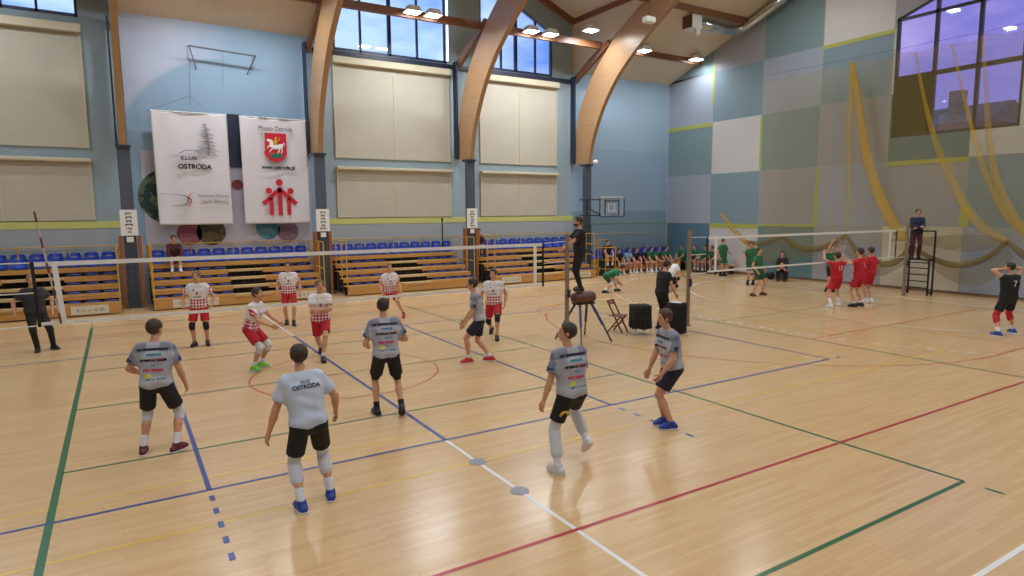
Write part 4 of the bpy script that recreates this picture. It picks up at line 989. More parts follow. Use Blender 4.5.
def jersey_grey(name, seed, dark):
    m, x = newmat(name, .75); t = x.attr('tc'); X_, Y_, Z_ = x.xyz(t)
    n1 = x.noise(t, 5.0, 4); n2 = x.noise(t, 9.0, 3)
    base = x.mx(n1, tuple(v * dark for v in S(120, 124, 142)), tuple(v * dark for v in S(205, 208, 220)))
    ax = x.M('ABSOLUTE', X_)
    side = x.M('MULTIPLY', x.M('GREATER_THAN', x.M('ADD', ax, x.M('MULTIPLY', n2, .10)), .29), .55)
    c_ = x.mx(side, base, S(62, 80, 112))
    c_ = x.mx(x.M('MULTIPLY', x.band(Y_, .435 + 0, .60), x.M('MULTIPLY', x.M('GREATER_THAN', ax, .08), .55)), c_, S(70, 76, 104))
    back = 1.0
    def txt(y0, y1, w0, w1, colr, sc=26.0, th=.42, f=1.0):
        nonlocal c_
        cell = x.noise(t, 1.0, 1, (sc * 1.4, sc * .9, .01)); mask = x.mul(x.band(Y_, y0, y1), x.band(X_, w0, w1), x.M('GREATER_THAN', cell, th))
        c_ = x.mx(x.M('MULTIPLY', mask, f), c_, colr)
    txt(.450, .485, -.19, .19, S(26, 30, 52), th=.36); txt(.385, .415, -.07, .10, S(40, 120, 150), th=.4)
    txt(.31, .345, -.15, .16, S(28, 26, 44), th=.36); txt(.325, .345, -.02, .12, S(170, 40, 70), th=.5)
    txt(.255, .272, -.02, .07, S(50, 130, 150)); txt(.18, .215, -.12, .12, S(190, 60, 90), th=.4)
    bl_ = x.M('SQRT', x.M('ADD', x.M('POWER', x.M('ADD', X_, .06), 2), x.M('POWER', x.M('MULTIPLY', x.M('SUBTRACT', Y_, .125), 1.6), 2)))
    c_ = x.mx(x.mul(x.M('LESS_THAN', Z_, 0.0), x.M('LESS_THAN', bl_, .045)), c_, S(206, 208, 70))
    c_ = x.mx(x.mul(x.M('GREATER_THAN', ax, .27), x.band(Y_, .30, .36), x.M('GREATER_THAN', x.noise(t, 20.0, 1), .45)), c_, S(34, 44, 76))
    txt(.065, .09, -.12, .14, S(70, 120, 130), th=.46)
    x.col(c_); return m
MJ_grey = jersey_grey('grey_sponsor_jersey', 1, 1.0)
def jersey_redwhite():
    m, x = newmat('white_red_check_jersey', .75); t = x.attr('tc'); X_, Y_, Z_ = x.xyz(t); ax = x.M('ABSOLUTE', X_)
    a_ = x.M('FLOOR', x.M('MULTIPLY', x.M('ADD', X_, Y_), 15)); b_ = x.M('FLOOR', x.M('MULTIPLY', x.M('SUBTRACT', X_, Y_), 15))
    ch = x.M('MODULO', x.M('ABSOLUTE', x.M('ADD', a_, b_)), 2.0)
    low = x.M('LESS_THAN', x.M('ADD', Y_, x.M('MULTIPLY', ax, -.2)), .19)
    slv = x.M('GREATER_THAN', ax, .25)
    msk = x.M('MULTIPLY', ch, x.M('MAXIMUM', low, slv)); c_ = x.mx(msk, S(226, 224, 228), S(186, 28, 56))
    n_ = x.noise(t, 1.0, 1, (40, 24, .01)); f_ = x.M('GREATER_THAN', Z_, .02)
    c_ = x.mx(x.mul(f_, x.band(Y_, .39, .43), x.band(X_, .05, .09)), c_, S(120, 40, 70))
    c_ = x.mx(x.mul(f_, x.band(Y_, .235, .26), x.M('LESS_THAN', ax, .09), x.M('GREATER_THAN', n_, .42)), c_, S(70, 60, 90))
    c_ = x.mx(x.mul(f_, x.band(Y_, .30, .37), x.M('LESS_THAN', ax, .022)), c_, S(180, 30, 50))
    x.col(c_); return m
MJ_rw = jersey_redwhite()
M_lib = mat('pale_blue_white_jersey', S(190, 202, 222), .8, var=.06, scale=14)

def person(label, cat_group, loc, face, h=1.85, feet=((-.12, 0, 0, -10, 0), (.12, 0, 0, 10, 0)), hip=(0, 0), drop=.03, hipz=None, lean=(0, 0), twist=0, look=(0, 0),
           hands=((-.28, .08, -.52), (.28, .08, -.52)), elbow=((-.6, -1, 0), (.6, -1, 0)), knee=None, curl=.5,
           skin_c=SK1, hair=H_dark, shirt=M_blk, shorts=M_blk, tights=None, trousers=None, socks=M_whf, sock_top=.35, pads=None, padlen=.09, shoes=M_bksh, sleeve=.55, shirt_len=-.02, beard=False, longhair=False,
           vox=.014, faceparts=True, number=None, build=1.0, stripe=None, cap_=False, spectacles=False, zbase=0.0, extra=None, world_feet=None, loose=1.5, hairvol=1.05):
    s = h / 1.85; fr = math.radians(face)
    F2 = np.array([math.sin(fr), math.cos(fr)]); R2 = np.array([math.cos(fr), -math.sin(fr)])
    root = empty('person', (loc[0], loc[1], zbase), -fr); tag(root, label, 'person', cat_group)
    def loc2(w): d = np.array(w) - np.array(loc[:2]); return float(d @ R2), float(d @ F2)
    feet = [list(f) for f in feet]
    if world_feet:
        for f, w in zip(feet, world_feet):
            f[0], f[1] = loc2(w)
    L1, L2, AH = .455 * s, .445 * s, .085 * s
    fx, rx, ux = np.array([0, 1., 0]), np.array([1., 0, 0]), np.array([0, 0, 1.])
    ankles = []; fdir = []
    for f in feet:
        yw = math.radians(f[3]); d = np.array([math.sin(yw), math.cos(yw), 0]); pt = math.radians(f[4]); dd = d * math.cos(pt) - ux * math.sin(pt); uu = ux * math.cos(pt) + d * math.sin(pt)
        toe = np.array([f[0], f[1], f[2]]) + d * .14 * s   # ball of the foot on the ground
        an = toe - dd * .14 * s + uu * AH; ankles.append(an); fdir.append((dd, uu))
    mid = np.array([(ankles[0][0] + ankles[1][0]) / 2 + hip[0], (ankles[0][1] + ankles[1][1]) / 2 + hip[1]])
    hw = .095 * s
    if hipz is None:
        zs = []
        for k, a in enumerate(ankles):
            dx = mid[0] + (-hw, hw)[k] - a[0]; dy = mid[1] - a[1]; zs.append(a[2] + math.sqrt(max((L1 + L2) ** 2 - dx * dx - dy * dy, .2)))
        hz = min(zs) - drop * s
    else: hz = hipz
    pel = np.array([mid[0], mid[1], hz])
    lf, lsd = math.radians(lean[0]), math.radians(lean[1])
    tu = nrm([math.sin(lsd), math.sin(lf) * math.cos(lsd), math.cos(lf) * math.cos(lsd)])
    tw_ = math.radians(twist); sr = np.array([math.cos(tw_), -math.sin(tw_), 0]); sr = nrm(sr - tu * (sr @ tu)); sf = np.cross(tu, sr)
    pr = nrm(rx - tu * .3 * (rx @ tu)); 
    T = .545 * s; nb = pel + tu * T + sf * .0
    chest = pel + tu * .36 * s; waist = pel + tu * .17 * s
    bw_ = build
    torso = lambda e=0.0: [cap(pel - pr * .075 * s, pel + pr * .075 * s, .108 * s * bw_ + e, .108 * s * bw_ + e),
             cap(waist - (sr + pr) / 2 * .055 * s, waist + (sr + pr) / 2 * .055 * s, .098 * s * bw_ + e, .098 * s * bw_ + e),
             cap(chest - sr * .085 * s, chest + sr * .085 * s, .112 * s * bw_ + e, .112 * s * bw_ + e),
             cap(nb - tu * .075 * s - sr * .14 * s, nb - tu * .075 * s + sr * .14 * s, .068 * s + e, .068 * s + e),
             cap(nb - tu * .045 * s - sr * .06 * s, nb - tu * .045 * s + sr * .06 * s, .065 * s + e, .065 * s + e)]
    sh_ = [nb - tu * .08 * s - sr * .175 * s, nb - tu * .08 * s + sr * .175 * s]
    A1, A2 = .30 * s, .265 * s
    arms = []
    for k in range(2):
        hd = np.array(hands[k]) * s; tgt = nb - tu * .08 * s + hd   # relative to the shoulder line centre, facing frame
        el, wr = ik(sh_[k], tgt, A1, A2, elbow[k]); arms.append((sh_[k], el, wr))
    hips = [pel - pr * hw - tu * .02 * s, pel + pr * hw - tu * .02 * s]; legs = []
    for k in range(2):
        pole = (knee[k] if knee else (math.sin(math.radians(feet[k][3])) * .9, 1.0, .15)); kn, an = ik(hips[k], ankles[k], L1, L2, pole); legs.append((hips[k], kn, an))
    ly_, lp = math.radians(look[0] + twist), math.radians(look[1])
    hf = nrm([math.sin(ly_) * math.cos(lp), math.cos(ly_) * math.cos(lp), math.sin(lp)]); hu = nrm(ux + tu * .35 - hf * ((ux + tu * .35) @ hf)); hr = np.cross(hf, hu)
    neck0 = nb - tu * .02 * s; neck1 = nb + tu * .07 * s + hf * .015 * s
    hc = neck1 + hu * .115 * s + hf * .018 * s
    hax = [hr, hf, hu]
    body = torso() + [cap(neck0, neck1, .058 * s, .053 * s)]
    for (a, b, c_) in arms:
        fd = nrm(c_ - b)
        body += [cap(a, b, .053 * s * bw_, .040 * s), cap(b, b + (c_ - b) * .35, .040 * s, .041 * s), cap(b + (c_ - b) * .35, c_, .041 * s, .025 * s)]
    for (a, b, c_) in legs:
        back = -nrm(np.cross(np.cross(nrm(c_ - a), nrm(b - (a + c_) / 2 + fx * .01)), nrm(c_ - a))) * -1
        bk_ = nrm((a + c_) / 2 - b) if np.linalg.norm((a + c_) / 2 - b) > .02 else -fx
        m_ = b + (c_ - b) * .32 + bk_ * .014 * s
        body += [cap(a, b, .088 * s * bw_, .054 * s), cap(b, m_, .050 * s, .055 * s), cap(m_, c_, .055 * s, .034 * s)]
    for an, (dd, uu) in zip(ankles, fdir):
        body.append(cap(an, an + dd * .13 * s - uu * .045 * s, .036 * s, .03 * s))
    head = [elp(hc + hu * .022 * s - hf * .012 * s, hax, (.077 * s, .096 * s, .098 * s)), elp(hc - hu * .045 * s + hf * .028 * s, hax, (.056 * s, .062 * s, .072 * s)),
            cap(hc + hf * .088 * s + hu * .008 * s, hc + hf * .106 * s - hu * .022 * s, .010 * s, .015 * s)]
    for sg in (-1, 1): head.append(elp(hc + hr * sg * .080 * s - hf * .005 * s - hu * .008 * s, hax, (.014 * s, .022 * s, .032 * s)))
    # hands: palm plus five bent fingers
    fing = MB()
    for k, (a, b, c_) in enumerate(arms):
        d = nrm(c_ - b); sgn = (-1, 1)[k]; nrm_in = nrm(np.array([-sgn, .15, 0]) - d * (np.array([-sgn, .15, 0]) @ d)); ac = np.cross(d, nrm_in)
        if ac @ (fx + ux * .2) < 0: ac = -ac      # thumb side points forward / up
        body.append(cap(c_ + d * .03 * s - ac * .020 * s, c_ + d * .075 * s - ac * .022 * s, .020 * s, .019 * s)); body.append(cap(c_ + d * .03 * s + ac * .018 * s, c_ + d * .075 * s + ac * .022 * s, .020 * s, .018 * s))
        for i, (off, ln) in enumerate(((.030, .070), (.010, .078), (-.010, .074), (-.029, .060))):
            p0 = c_ + (d * .085 + ac * off) * s; cu_ = curl
            p1 = p0 + (d * math.cos(cu_ * .6) + nrm_in * math.sin(cu_ * .6) + ac * off * 1.2) * ln * .45 * s
            p2 = p1 + (d * math.cos(cu_ * 1.4) + nrm_in * math.sin(cu_ * 1.4)) * ln * .32 * s; p3 = p2 + (d * math.cos(cu_ * 2) + nrm_in * math.sin(cu_ * 2)) * ln * .25 * s
            fing.tube([p0 - d * .02 * s, p1, p2, p3], [.010 * s, .0095 * s, .0085 * s, .006 * s], 6)
        p0 = c_ + (d * .03 + ac * .028) * s; fing.tube([p0, p0 + (d * .6 + ac * .65 + nrm_in * .25) * .04 * s, p0 + (d * 1.25 + ac * .8 + nrm_in * .5) * .05 * s], [.013 * s, .011 * s, .007 * s], 6)
    P, F_ = field_mesh(body + head, vox, .022)
    bo = mk('body', P, F_, skin(skin_c), root, extra=fing)
    # hair
    n1 = hf * .93 - hu * .37
    hv = hairvol
    hp = [elp(hc + hu * (.030) * s - hf * .020 * s, hax, (.088 * s * hv, .102 * s * hv, .100 * s * hv))]
    if longhair: hp += [cap(hc - hf * .07 * s, hc - hf * .09 * s - hu * .20 * s, .07 * s, .05 * s)]
    P, F_ = field_mesh(hp, vox * .8, .02, clips=[(n1, hc + hf * .048 * s + hu * .02 * s), (-hu, hc - hu * (.26 if longhair else .075) * s)])
    P = P + nrm([0, 0, 1]) * 0 + (P - hc) * ((np.sin(P[:, 0:1] * 170 / s + 2) * np.sin(P[:, 1:2] * 150 / s) * np.sin(P[:, 2:3] * 120 / s + 1)) * .07)
    mk('hair', P, F_, hair, root)
    if beard:
        P, F_ = field_mesh([elp(hc - hu * .058 * s + hf * .036 * s, hax, (.061 * s, .066 * s, .060 * s))], vox * .7, .02, clips=[(hu, hc - hu * .052 * s), (-hf, hc)])
        mk('beard', P, F_, hair, root)
    if faceparts:
        for sg in (-1, 1):
            e = hc + hr * sg * .032 * s + hf * .083 * s + hu * .012 * s; eb = e + hu * .022 * s + hf * .004 * s
            mb = MB(); mb.tube([e - hr * .013 * s, e, e + hr * .013 * s], [.004 * s, .008 * s, .004 * s], 6); mb.tube([eb - hr * .018 * s, eb, eb + hr * .018 * s], [.002 * s, .0045 * s, .002 * s], 5)
            mb.build('eye', M_eye, root, smooth=True)
        e = hc + hf * .094 * s - hu * .060 * s; MB().tube([e - hr * .022 * s - hf * .01 * s, e, e + hr * .022 * s - hf * .01 * s], [.003 * s, .006 * s, .003 * s], 6).build('mouth', M_lip, root, smooth=True)
    # shirt
    if shirt:
        e = .014 * s * loose; g = torso(e)
        g[0] = cap(pel + tu * .03 * s - pr * .07 * s, pel + tu * .03 * s + pr * .07 * s, .118 * s * bw_ + e * .9, .118 * s * bw_ + e * .9)
        g[1] = cap(waist - (sr + pr) / 2 * .06 * s, waist + (sr + pr) / 2 * .06 * s, .104 * s * bw_ + e * 1.2, .104 * s * bw_ + e * 1.2)
        g.append(cap(waist + tu * .09 * s - sr * .07 * s, waist + tu * .09 * s + sr * .07 * s, .106 * s * bw_ + e, .106 * s * bw_ + e))
        for (a, b, c_) in arms:
            if sleeve <= 0: continue
            d = nrm(b - a); en = a + (b - a) * min(sleeve, 1.0)
            if sleeve <= 1: g.append(cap(a, en + d * .04, .060 * s + e * .6, .062 * s + e * .9, [(d, en)]))
            else:
                d2 = nrm(c_ - b); g += [cap(a, b, .058 * s + e * .5, .048 * s + e * .5), cap(b, c_, .047 * s + e * .5, .034 * s + e * .4, [(d2, c_ - d2 * .0)])]
        hem = pel + tu * shirt_len * s
        P, F_ = field_mesh(g, vox, .045, clips=[(-tu, hem), (tu, nb + tu * .012 * s)])
        A = np.stack([(P - pel) @ sr / s, (P - pel) @ tu / s, (P - pel) @ sf / s], 1)
        P = P + (np.sin(P[:, 2:3] * 38 + P[:, 0:1] * 21 + 3 * np.sin(P[:, 1:2] * 15)) * .0028 * s) * nrm([0, 1, 0])
        so_ = mk('shirt', P, F_, shirt, root, attr=A)
        if number:
            for txt, vz, size, colm in number:
                o = font_mesh(txt, size * s, 'shirt_lettering', colm, root, (0, 0, 0), rot=(0, 0, 0), bold=.002, extr=.0)
                me = o.data; co_ = np.zeros(len(me.vertices) * 3); me.vertices.foreach_get('co', co_); co_ = co_.reshape(-1, 3)
                # lay the letters on the back, each vertex pressed onto the cloth
                Q = pel + tu * vz * s + np.outer(co_[:, 0], sr) + np.outer(co_[:, 1], tu)
                out = []
                bk2 = np.abs((P - pel) @ sr)
                for q in Q:
                    dl = ((P - q) @ sr) ** 2 + ((P - q) @ tu) ** 2; sel = np.where(dl < (1.8 * vox) ** 2)[0]
                    dep = ((P[sel] - pel) @ sf).min() if len(sel) else -.14 * s
                    out.append(q + sf * (dep - .006 - (q - pel) @ sf))
                me.vertices.foreach_set('co', np.array(out).ravel()); me.update(); o.rotation_euler = (0, 0, 0)
    lower = trousers or shorts
    lg_ = 1.0 if trousers else None
    if lower:
        g = [cap(pel - pr * .078 * s, pel + pr * .078 * s, .122 * s * bw_, .122 * s * bw_)]
        for (a, b, c_) in legs:
            d = nrm(b - a)
            if trousers:
                d2 = nrm(c_ - b); g += [cap(a, b, .100 * s * bw_, .072 * s), cap(b, c_, .070 * s, .056 * s, [(d2, c_ + d2 * .02 * s)])]
            else:
                en = a + (b - a) * .74; g.append(cap(a, en + d * .04 * s, .104 * s * bw_, .098 * s, [(d, en)]))
        P, F_ = field_mesh(g, vox, .025, clips=[(tu, pel + tu * .085 * s)])
        mk('trousers' if trousers else 'shorts', P, F_, lower, root)
    if tights:
        for (a, b, c_) in legs:
            d = nrm(b - a); en = a + (b - a) * .93; P, F_ = field_mesh([cap(a + (b - a) * .6, en + d * .03, .074 * s, .062 * s, [(d, en)])], vox, .01); mk('tights_leg', P, F_, tights, root)
    for k, (a, b, c_) in enumerate(legs):
        d = nrm(c_ - b); d0 = nrm(b - a)
        if pads and not trousers:
            up_, dn_ = b - d0 * padlen * .9 * s, b + d * padlen * s
            P, F_ = field_mesh([cap(up_ - d0 * .03, b, (.072 if padlen < .15 else .084) * s, .067 * s, [(-d0, up_)]), cap(b, dn_ + d * .03, .067 * s, (.062 if padlen < .15 else .070) * s, [(d, dn_)])] + ([cap(b + d * .06 * s, dn_, .072 * s, .069 * s)] if padlen >= .15 else []), vox * .8, .015); mk('knee_pad', P, F_, pads, root)
        if socks and not trousers:
            st = c_ - d * sock_top * .445 * s
            P, F_ = field_mesh([cap(st - d * .03, c_, (.044 + .03 * min(sock_top, .6)) * s, .043 * s, [(-d, st)]), cap(c_, c_ + fdir[k][0] * .08 * s - fdir[k][1] * .03 * s, .042 * s, .036 * s)], vox * .8, .015); mk('sock', P, F_, socks, root)
        an = ankles[k]; dd, uu = fdir[k]; sole = an - uu * AH
        P, F_ = field_mesh([cap(sole - dd * .055 * s + uu * .038 * s, sole + dd * .06 * s + uu * .036 * s, .047 * s, .050 * s), cap(sole + dd * .06 * s + uu * .034 * s, sole + dd * .145 * s + uu * .030 * s, .052 * s, .042 * s), cap(sole - dd * .02 * s + uu * .05 * s, an + uu * .03 * s, .052 * s, .047 * s, [(uu, an + uu * .035 * s)]), cap(an + dd * .02 * s, sole + dd * .11 * s + uu * .050 * s, .044 * s, .040 * s)], vox * .75, .015, clips=[(-uu, sole + uu * .002)])
        sh_o = mk('shoe', P, F_, shoes, root)
        if vox < .0165:
            P, F_ = field_mesh([cap(sole - dd * .055 * s + uu * .01 * s, sole + dd * .06 * s + uu * .01 * s, .050 * s, .053 * s), cap(sole + dd * .06 * s + uu * .01 * s, sole + dd * .145 * s + uu * .012 * s, .053 * s, .045 * s)], vox * .75, .015, clips=[(-uu, sole + uu * .001), (uu, sole + uu * .022 * s)])
            mk('sole', P, F_, M_soleb if shoes in (M_bksh,) else M_whf, sh_o)
    return root, dict(nb=nb, arms=arms, pel=pel, hc=hc, hf=hf, hu=hu, hr=hr, legs=legs, sf=sf, tu=tu, sr=sr)
def feet_at(p1, p2, y1=-8, y2=8, q1=0, q2=0, z1=0, z2=0):
    w = [G(*p1), G(*p2)]; return dict(loc=((w[0][0] + w[1][0]) / 2, (w[0][1] + w[1][1]) / 2), world_feet=w, feet=((0, 0, z1, y1, q1), (0, 0, z2, y2, q2)))
NEAR = .0125; MID = .016; FAR = .021
T1 = 'grey-shirted home team on the near half'; T2 = 'red and white team beyond the near net'
GW = dict(shirt=MJ_grey, shorts=M_blk, cat_group=T1, vox=NEAR, shirt_len=-.09, sleeve=.70)
person('grey-jersey player with white knee pads and dark red shoes, leftmost of his team', face=15, h=1.85, **feet_at((144, 454), (177, 451), -5, 35), hip=(.0, .04), drop=.05, lean=(6, 0), look=(30, 0),
       hands=((-.24, .26, -.38), (.32, .10, -.52)), elbow=((-.9, -1, 0), (.4, -1, 0)), pads=M_padw, padlen=.10, socks=M_whf, sock_top=.38, shoes=M_dkred, hair=H_dark, hairvol=1.06, **GW)
person('player in white OSTRÓDA jersey and blue shoes, closest to the camera', face=-2, h=1.86, cat_group=T1, vox=NEAR, **feet_at((302, 511), (331, 499), -6, 12), hip=(-.03, .06), drop=.07, lean=(16, -2), look=(5, 4),
       hands=((-.36, .06, -.55), (.40, .14, -.46)), elbow=((-1.0, -.6, 0), (1, -1, 0)), shirt=M_lib, shirt_len=-.09, sleeve=.68, shorts=M_blk, pads=M_padw, padlen=.20, socks=M_whf, sock_top=.36, shoes=M_blu, hair=H_dark,
       number=[('OSTRÓDA', .385, .062, M_print), ('KLUB', .44, .042, M_pr2)])
person('grey-jersey player with black knee tights, back to the camera in mid court', face=12, h=1.90, **feet_at((377, 414), (402, 417), -12, 10, 0, 30), hip=(-.02, .03), drop=.04, lean=(5, -1), look=(0, 0),
       hands=((-.24, .20, -.36), (.24, .28, -.30)), elbow=((-.35, -1, 0), (.45, -1, 0)), tights=M_blk, socks=M_blk, sock_top=.25, shoes=M_bksh, hair=H_dark, **GW)
person('grey-jersey player with red shoes facing left near the net', face=-62, h=1.90, shirt=MJ_grey, shorts=M_nvf, cat_group=T1, vox=NEAR, shirt_len=-.09, sleeve=.68, **feet_at((469, 363), (491, 361), -10, 20), hip=(.0, -.0), drop=.06, lean=(10, 0), look=(0, -4),
       hands=((-.24, .22, -.50), (.22, .22, -.50)), elbow=((-.5, -1, 0), (.5, -1, 0)), socks=M_whf, sock_top=.22, shoes=M_rdsh, hair=H_dark)
g5, g5d = person('grey-jersey player with long white leg sleeves and yellow shorts emblem', face=2, h=1.86, **feet_at((558, 473), (590, 462), -10, 10, 0, 42, 0, .10), hip=(-.03, -.02), drop=.02, lean=(7, -1), look=(-62, 8),
       hands=((-.34, .04, -.54), (.18, .28, -.42)), elbow=((-.4, -1, 0), (.6, -1, 0)), pads=M_padw, padlen=.30, socks=M_whf, sock_top=.55, shoes=M_whsh, hair=H_dark, **GW)
_a, _b, _c = g5d['legs'][0]; _p = _a + (_b - _a) * .50
_m = MB(); _m.tube([(_p[0] - .06, _p[1] - .098, _p[2] - .02), (_p[0] - .035, _p[1] - .108, _p[2] + .02), (_p[0] + .0, _p[1] - .11, _p[2] + .03), (_p[0] + .035, _p[1] - .108, _p[2] + .02), (_p[0] + .06, _p[1] - .098, _p[2] - .02)], .018, 8)
_m.build('shorts_emblem', M_yep, g5, smooth=True)
person('grey-jersey boy with bright blue shoes, standing side-on below the score table', face=-72, h=1.86, shirt=MJ_grey, shorts=M_nvf, cat_group=T1, vox=NEAR, shirt_len=-.09, sleeve=.68, **feet_at((664, 424), (671, 429), -8, 4), hip=(0, -.06), drop=.06, lean=(10, 0), look=(0, -4),
       hands=((-.22, .20, -.50), (.22, .18, -.54)), elbow=((-.6, -1, 0), (.6, -1, 0)), socks=None, shoes=M_blu, hair=H_br, hairvol=1.06)
RW = dict(shirt=MJ_rw, shorts=M_redf, cat_group=T2, vox=MID * .9, shirt_len=-.09, sleeve=.6)
person('checked-jersey player with black knee pads, leftmost beyond the net', face=196, h=1.86, **feet_at((195, 346), (208, 345), -15, 15)if False else dict(feet_at((208, 345), (195, 346), -15, 15)), drop=.03, lean=(3, 0), look=(10, 0),
       hands=((-.30, .12, -.46), (.30, .12, -.46)), elbow=((-1, -1, 0), (1, -1, 0)), pads=M_blk, socks=None, shoes=M_bksh, hair=H_lt, **RW)
person('checked-jersey player crouching in green shoes and white knee pads', face=128, h=1.86, **feet_at((261, 367), (254, 371), -5, 20), drop=.14, lean=(16, 0), hip=(0, -.10), look=(0, 5),
       hands=((-.14, .42, -.34), (.14, .38, -.36)), elbow=((-1, -.8, -.3), (1, -.8, -.3)), pads=M_padw, padlen=.11, socks=M_whf, sock_top=.3, shoes=M_neon, hair=H_dark, **RW)
person('checked-jersey player with hanging arms, farthest back beyond the net', face=192, h=1.86, **feet_at((294, 325.5), (287, 324.5), -10, 12), drop=.03, lean=(3, 0),
       hands=((-.30, .10, -.50), (.30, .10, -.50)), socks=M_blk, sock_top=.18, shoes=M_bksh, hair=H_dark, **RW)
person('checked-jersey player stepping with his arms crossed', face=192, h=1.90, **feet_at((323.5, 361.5), (321.5, 352), -5, 12, 0, 25), drop=.03, lean=(3, 0), look=(-10, 4),
       hands=((.08, .26, -.26), (-.08, .28, -.22)), elbow=((-1.2, .1, -.6), (1.2, .1, -.6)), socks=M_whf, sock_top=.22, shoes=M_bksh, hair=H_lt, **RW)
person('checked-jersey player lunging sideways behind the mid-court grey player', face=186, h=1.84, **feet_at((404, 318), (384, 316), 20, 10, 20, 0), drop=.10, hip=(.10, 0), lean=(10, 3),
       hands=((-.28, .22, -.44), (.28, .22, -.44)), socks=M_blk, sock_top=.15, shoes=M_rdsh, hair=H_lt, **RW)
person('checked-jersey player with black knee pads, rightmost beyond the net', face=214, h=1.90, **feet_at((497, 340), (492, 333), -5, 10, 0, 30), drop=.04, lean=(3, 0), look=(15, 0),
       hands=((-.28, .10, -.46), (.30, .08, -.48)), pads=M_blk, socks=None, shoes=M_bksh, hair=H_dark, **RW)
# officials
ref_, rd = person('referee in black with a beard standing on the gym buck at the net post', None, (5.80, .0), -75, h=1.82, feet=((-.10, .02, 0, -5, 0), (.10, -.06, 0, 8, 0)), zbase=1.235, hip=(0, .02), drop=.01, lean=(2, 0), look=(0, -2),
       hands=((-.10, .44, -.38), (.10, .42, -.40)), elbow=((-.5, -1, -.5), (.5, -1, -.5)), trousers=M_blk, shirt=M_blk, sleeve=.7, shirt_len=-.06, shoes=M_bksh, hair=H_dark, beard=True, vox=NEAR)
person('scorer in black top and trousers standing behind the score table', None, G(661, 329), 95, h=1.90, feet=((-.1, 0, 0, -8, 0), (.1, 0, 0, 8, 0)), drop=.02, lean=(8, 0), look=(10, -22),
       hands=((-.2, .30, -.42), (.22, .22, -.50)), trousers=M_blk, shirt=M_blk, sleeve=.5, shirt_len=-.08, shoes=M_bksh, hair=H_dark, vox=MID)
person('crouching player with white shoe half hidden behind the scorer', None, G(669, 290), 110, h=1.80, feet=((-.14, .22, 0, 0, 0), (.14, -.25, .0, 0, 40)), hipz=.55, lean=(30, 0), look=(0, 0),
       hands=((-.2, .35, -.35), (.2, .30, -.4)), shirt=M_whf, shorts=M_blk, pads=M_blk, shoes=M_whsh, hair=H_lt, vox=FAR)
person('coach in dark grey t-shirt and black trousers at the left edge', None, **feet_at((54, 349), (38, 352), -30, 12), face=172, h=1.84, drop=.01, lean=(0, 0), look=(-5, 0), hands=((-.34, .06, -.48), (.36, .06, -.48)), elbow=((-1, -.6, 0), (1, -.6, 0)),
       trousers=M_blk, shirt=M_char, sleeve=.65, shirt_len=-.10, shoes=M_bksh, hair=mat('grey_hair', S(120, 100, 90), .6), vox=MID, build=1.12) if False else None
_k = feet_at((54, 349), (38, 352), -30, 12)
person('coach in dark grey t-shirt and black trousers standing at the left edge', None, face=172, h=1.84, drop=.01, look=(-5, 0), hip=(.13, 0), lean=(0, 3), hands=((-.34, .06, -.48), (.36, .06, -.48)), elbow=((-1, -.6, 0), (1, -.6, 0)),
       trousers=M_blk, shirt=M_char, sleeve=.65, shirt_len=-.10, shoes=M_bksh, hair=mat('grey_hair', S(130, 104, 90), .6), vox=MID, build=1.14, **_k)
person('umpire in navy sweater standing on the tall ladder with folded arms', None, (21.38, .0), 236, h=1.84, feet=((-.1, 0, 0, -8, 0), (.1, 0, 0, 8, 0)), zbase=1.332, drop=.01, look=(-10, 0),
       hands=((.04, .30, -.30), (-.06, .28, -.26)), elbow=((-1.2, -.2, -.4), (1.2, -.2, -.4)), trousers=M_maroon, shirt=M_suit, sleeve=1.5, shirt_len=-.06, shoes=M_bksh, hair=H_br, vox=FAR)
# seated figures
def sitter(label, loc, face, seat_z, group=None, foot=.42, footz=0.0, **kw):
    d = dict(h=1.8, feet=((-.13, foot, footz, -6, 0), (.13, foot, footz, 8, 0)), hip=(0, -foot), hipz=seat_z + .10, lean=(14, 0), hands=((-.14, .36, -.40), (.14, .36, -.40)), elbow=((-1, -.4, -.4), (1, -.4, -.4)), vox=FAR)
    d.update(kw); return person(label, group, loc, face, **d)
sitter('spectator in maroon and white top sitting alone on the top row under the left banner', (-2.02, 13.55), 180, 1.50, foot=.44, footz=1.13, zbase=0, shirt=M_maroon, sleeve=1.5, shorts=M_blk, shoes=M_whsh, hair=H_dark, lean=(16, 0), vox=MID)
sitter('spectator in dark red top sitting on the top row right of the third column', (10.38, 13.62), 180, 1.50, foot=.44, footz=1.13, shirt=M_maroon, sleeve=1.5, trousers=M_nvf, shoes=M_bksh, hair=H_dark)
sitter('person in black sitting up on the raised yellow chair frame', (16.75, 12.1), 190, .86, foot=.40, footz=.42, shirt=M_blk, shorts=M_blk, shoes=M_bksh, hair=H_dark)
TB = 'reserves sitting on the low tribune in the corner bay'
bench = [(17.75, M_blk, 'black shirt, leftmost on the low tribune', M_blk), (18.35, M_ltb, 'light blue shirt', M_whf), (18.87, M_blk, 'black shirt right of the light blue one', M_blk), (19.45, M_nvf, 'navy shirt between black and green ones', M_nvf),
         (19.95, M_grn, 'green shirt, leftmost green one on the tribune', M_blk), (20.45, M_grn2, 'dark green shirt leaning low beside the blue seats', M_grn), (21.0, M_grn, 'green shirt in the middle of the green row', M_grn)]
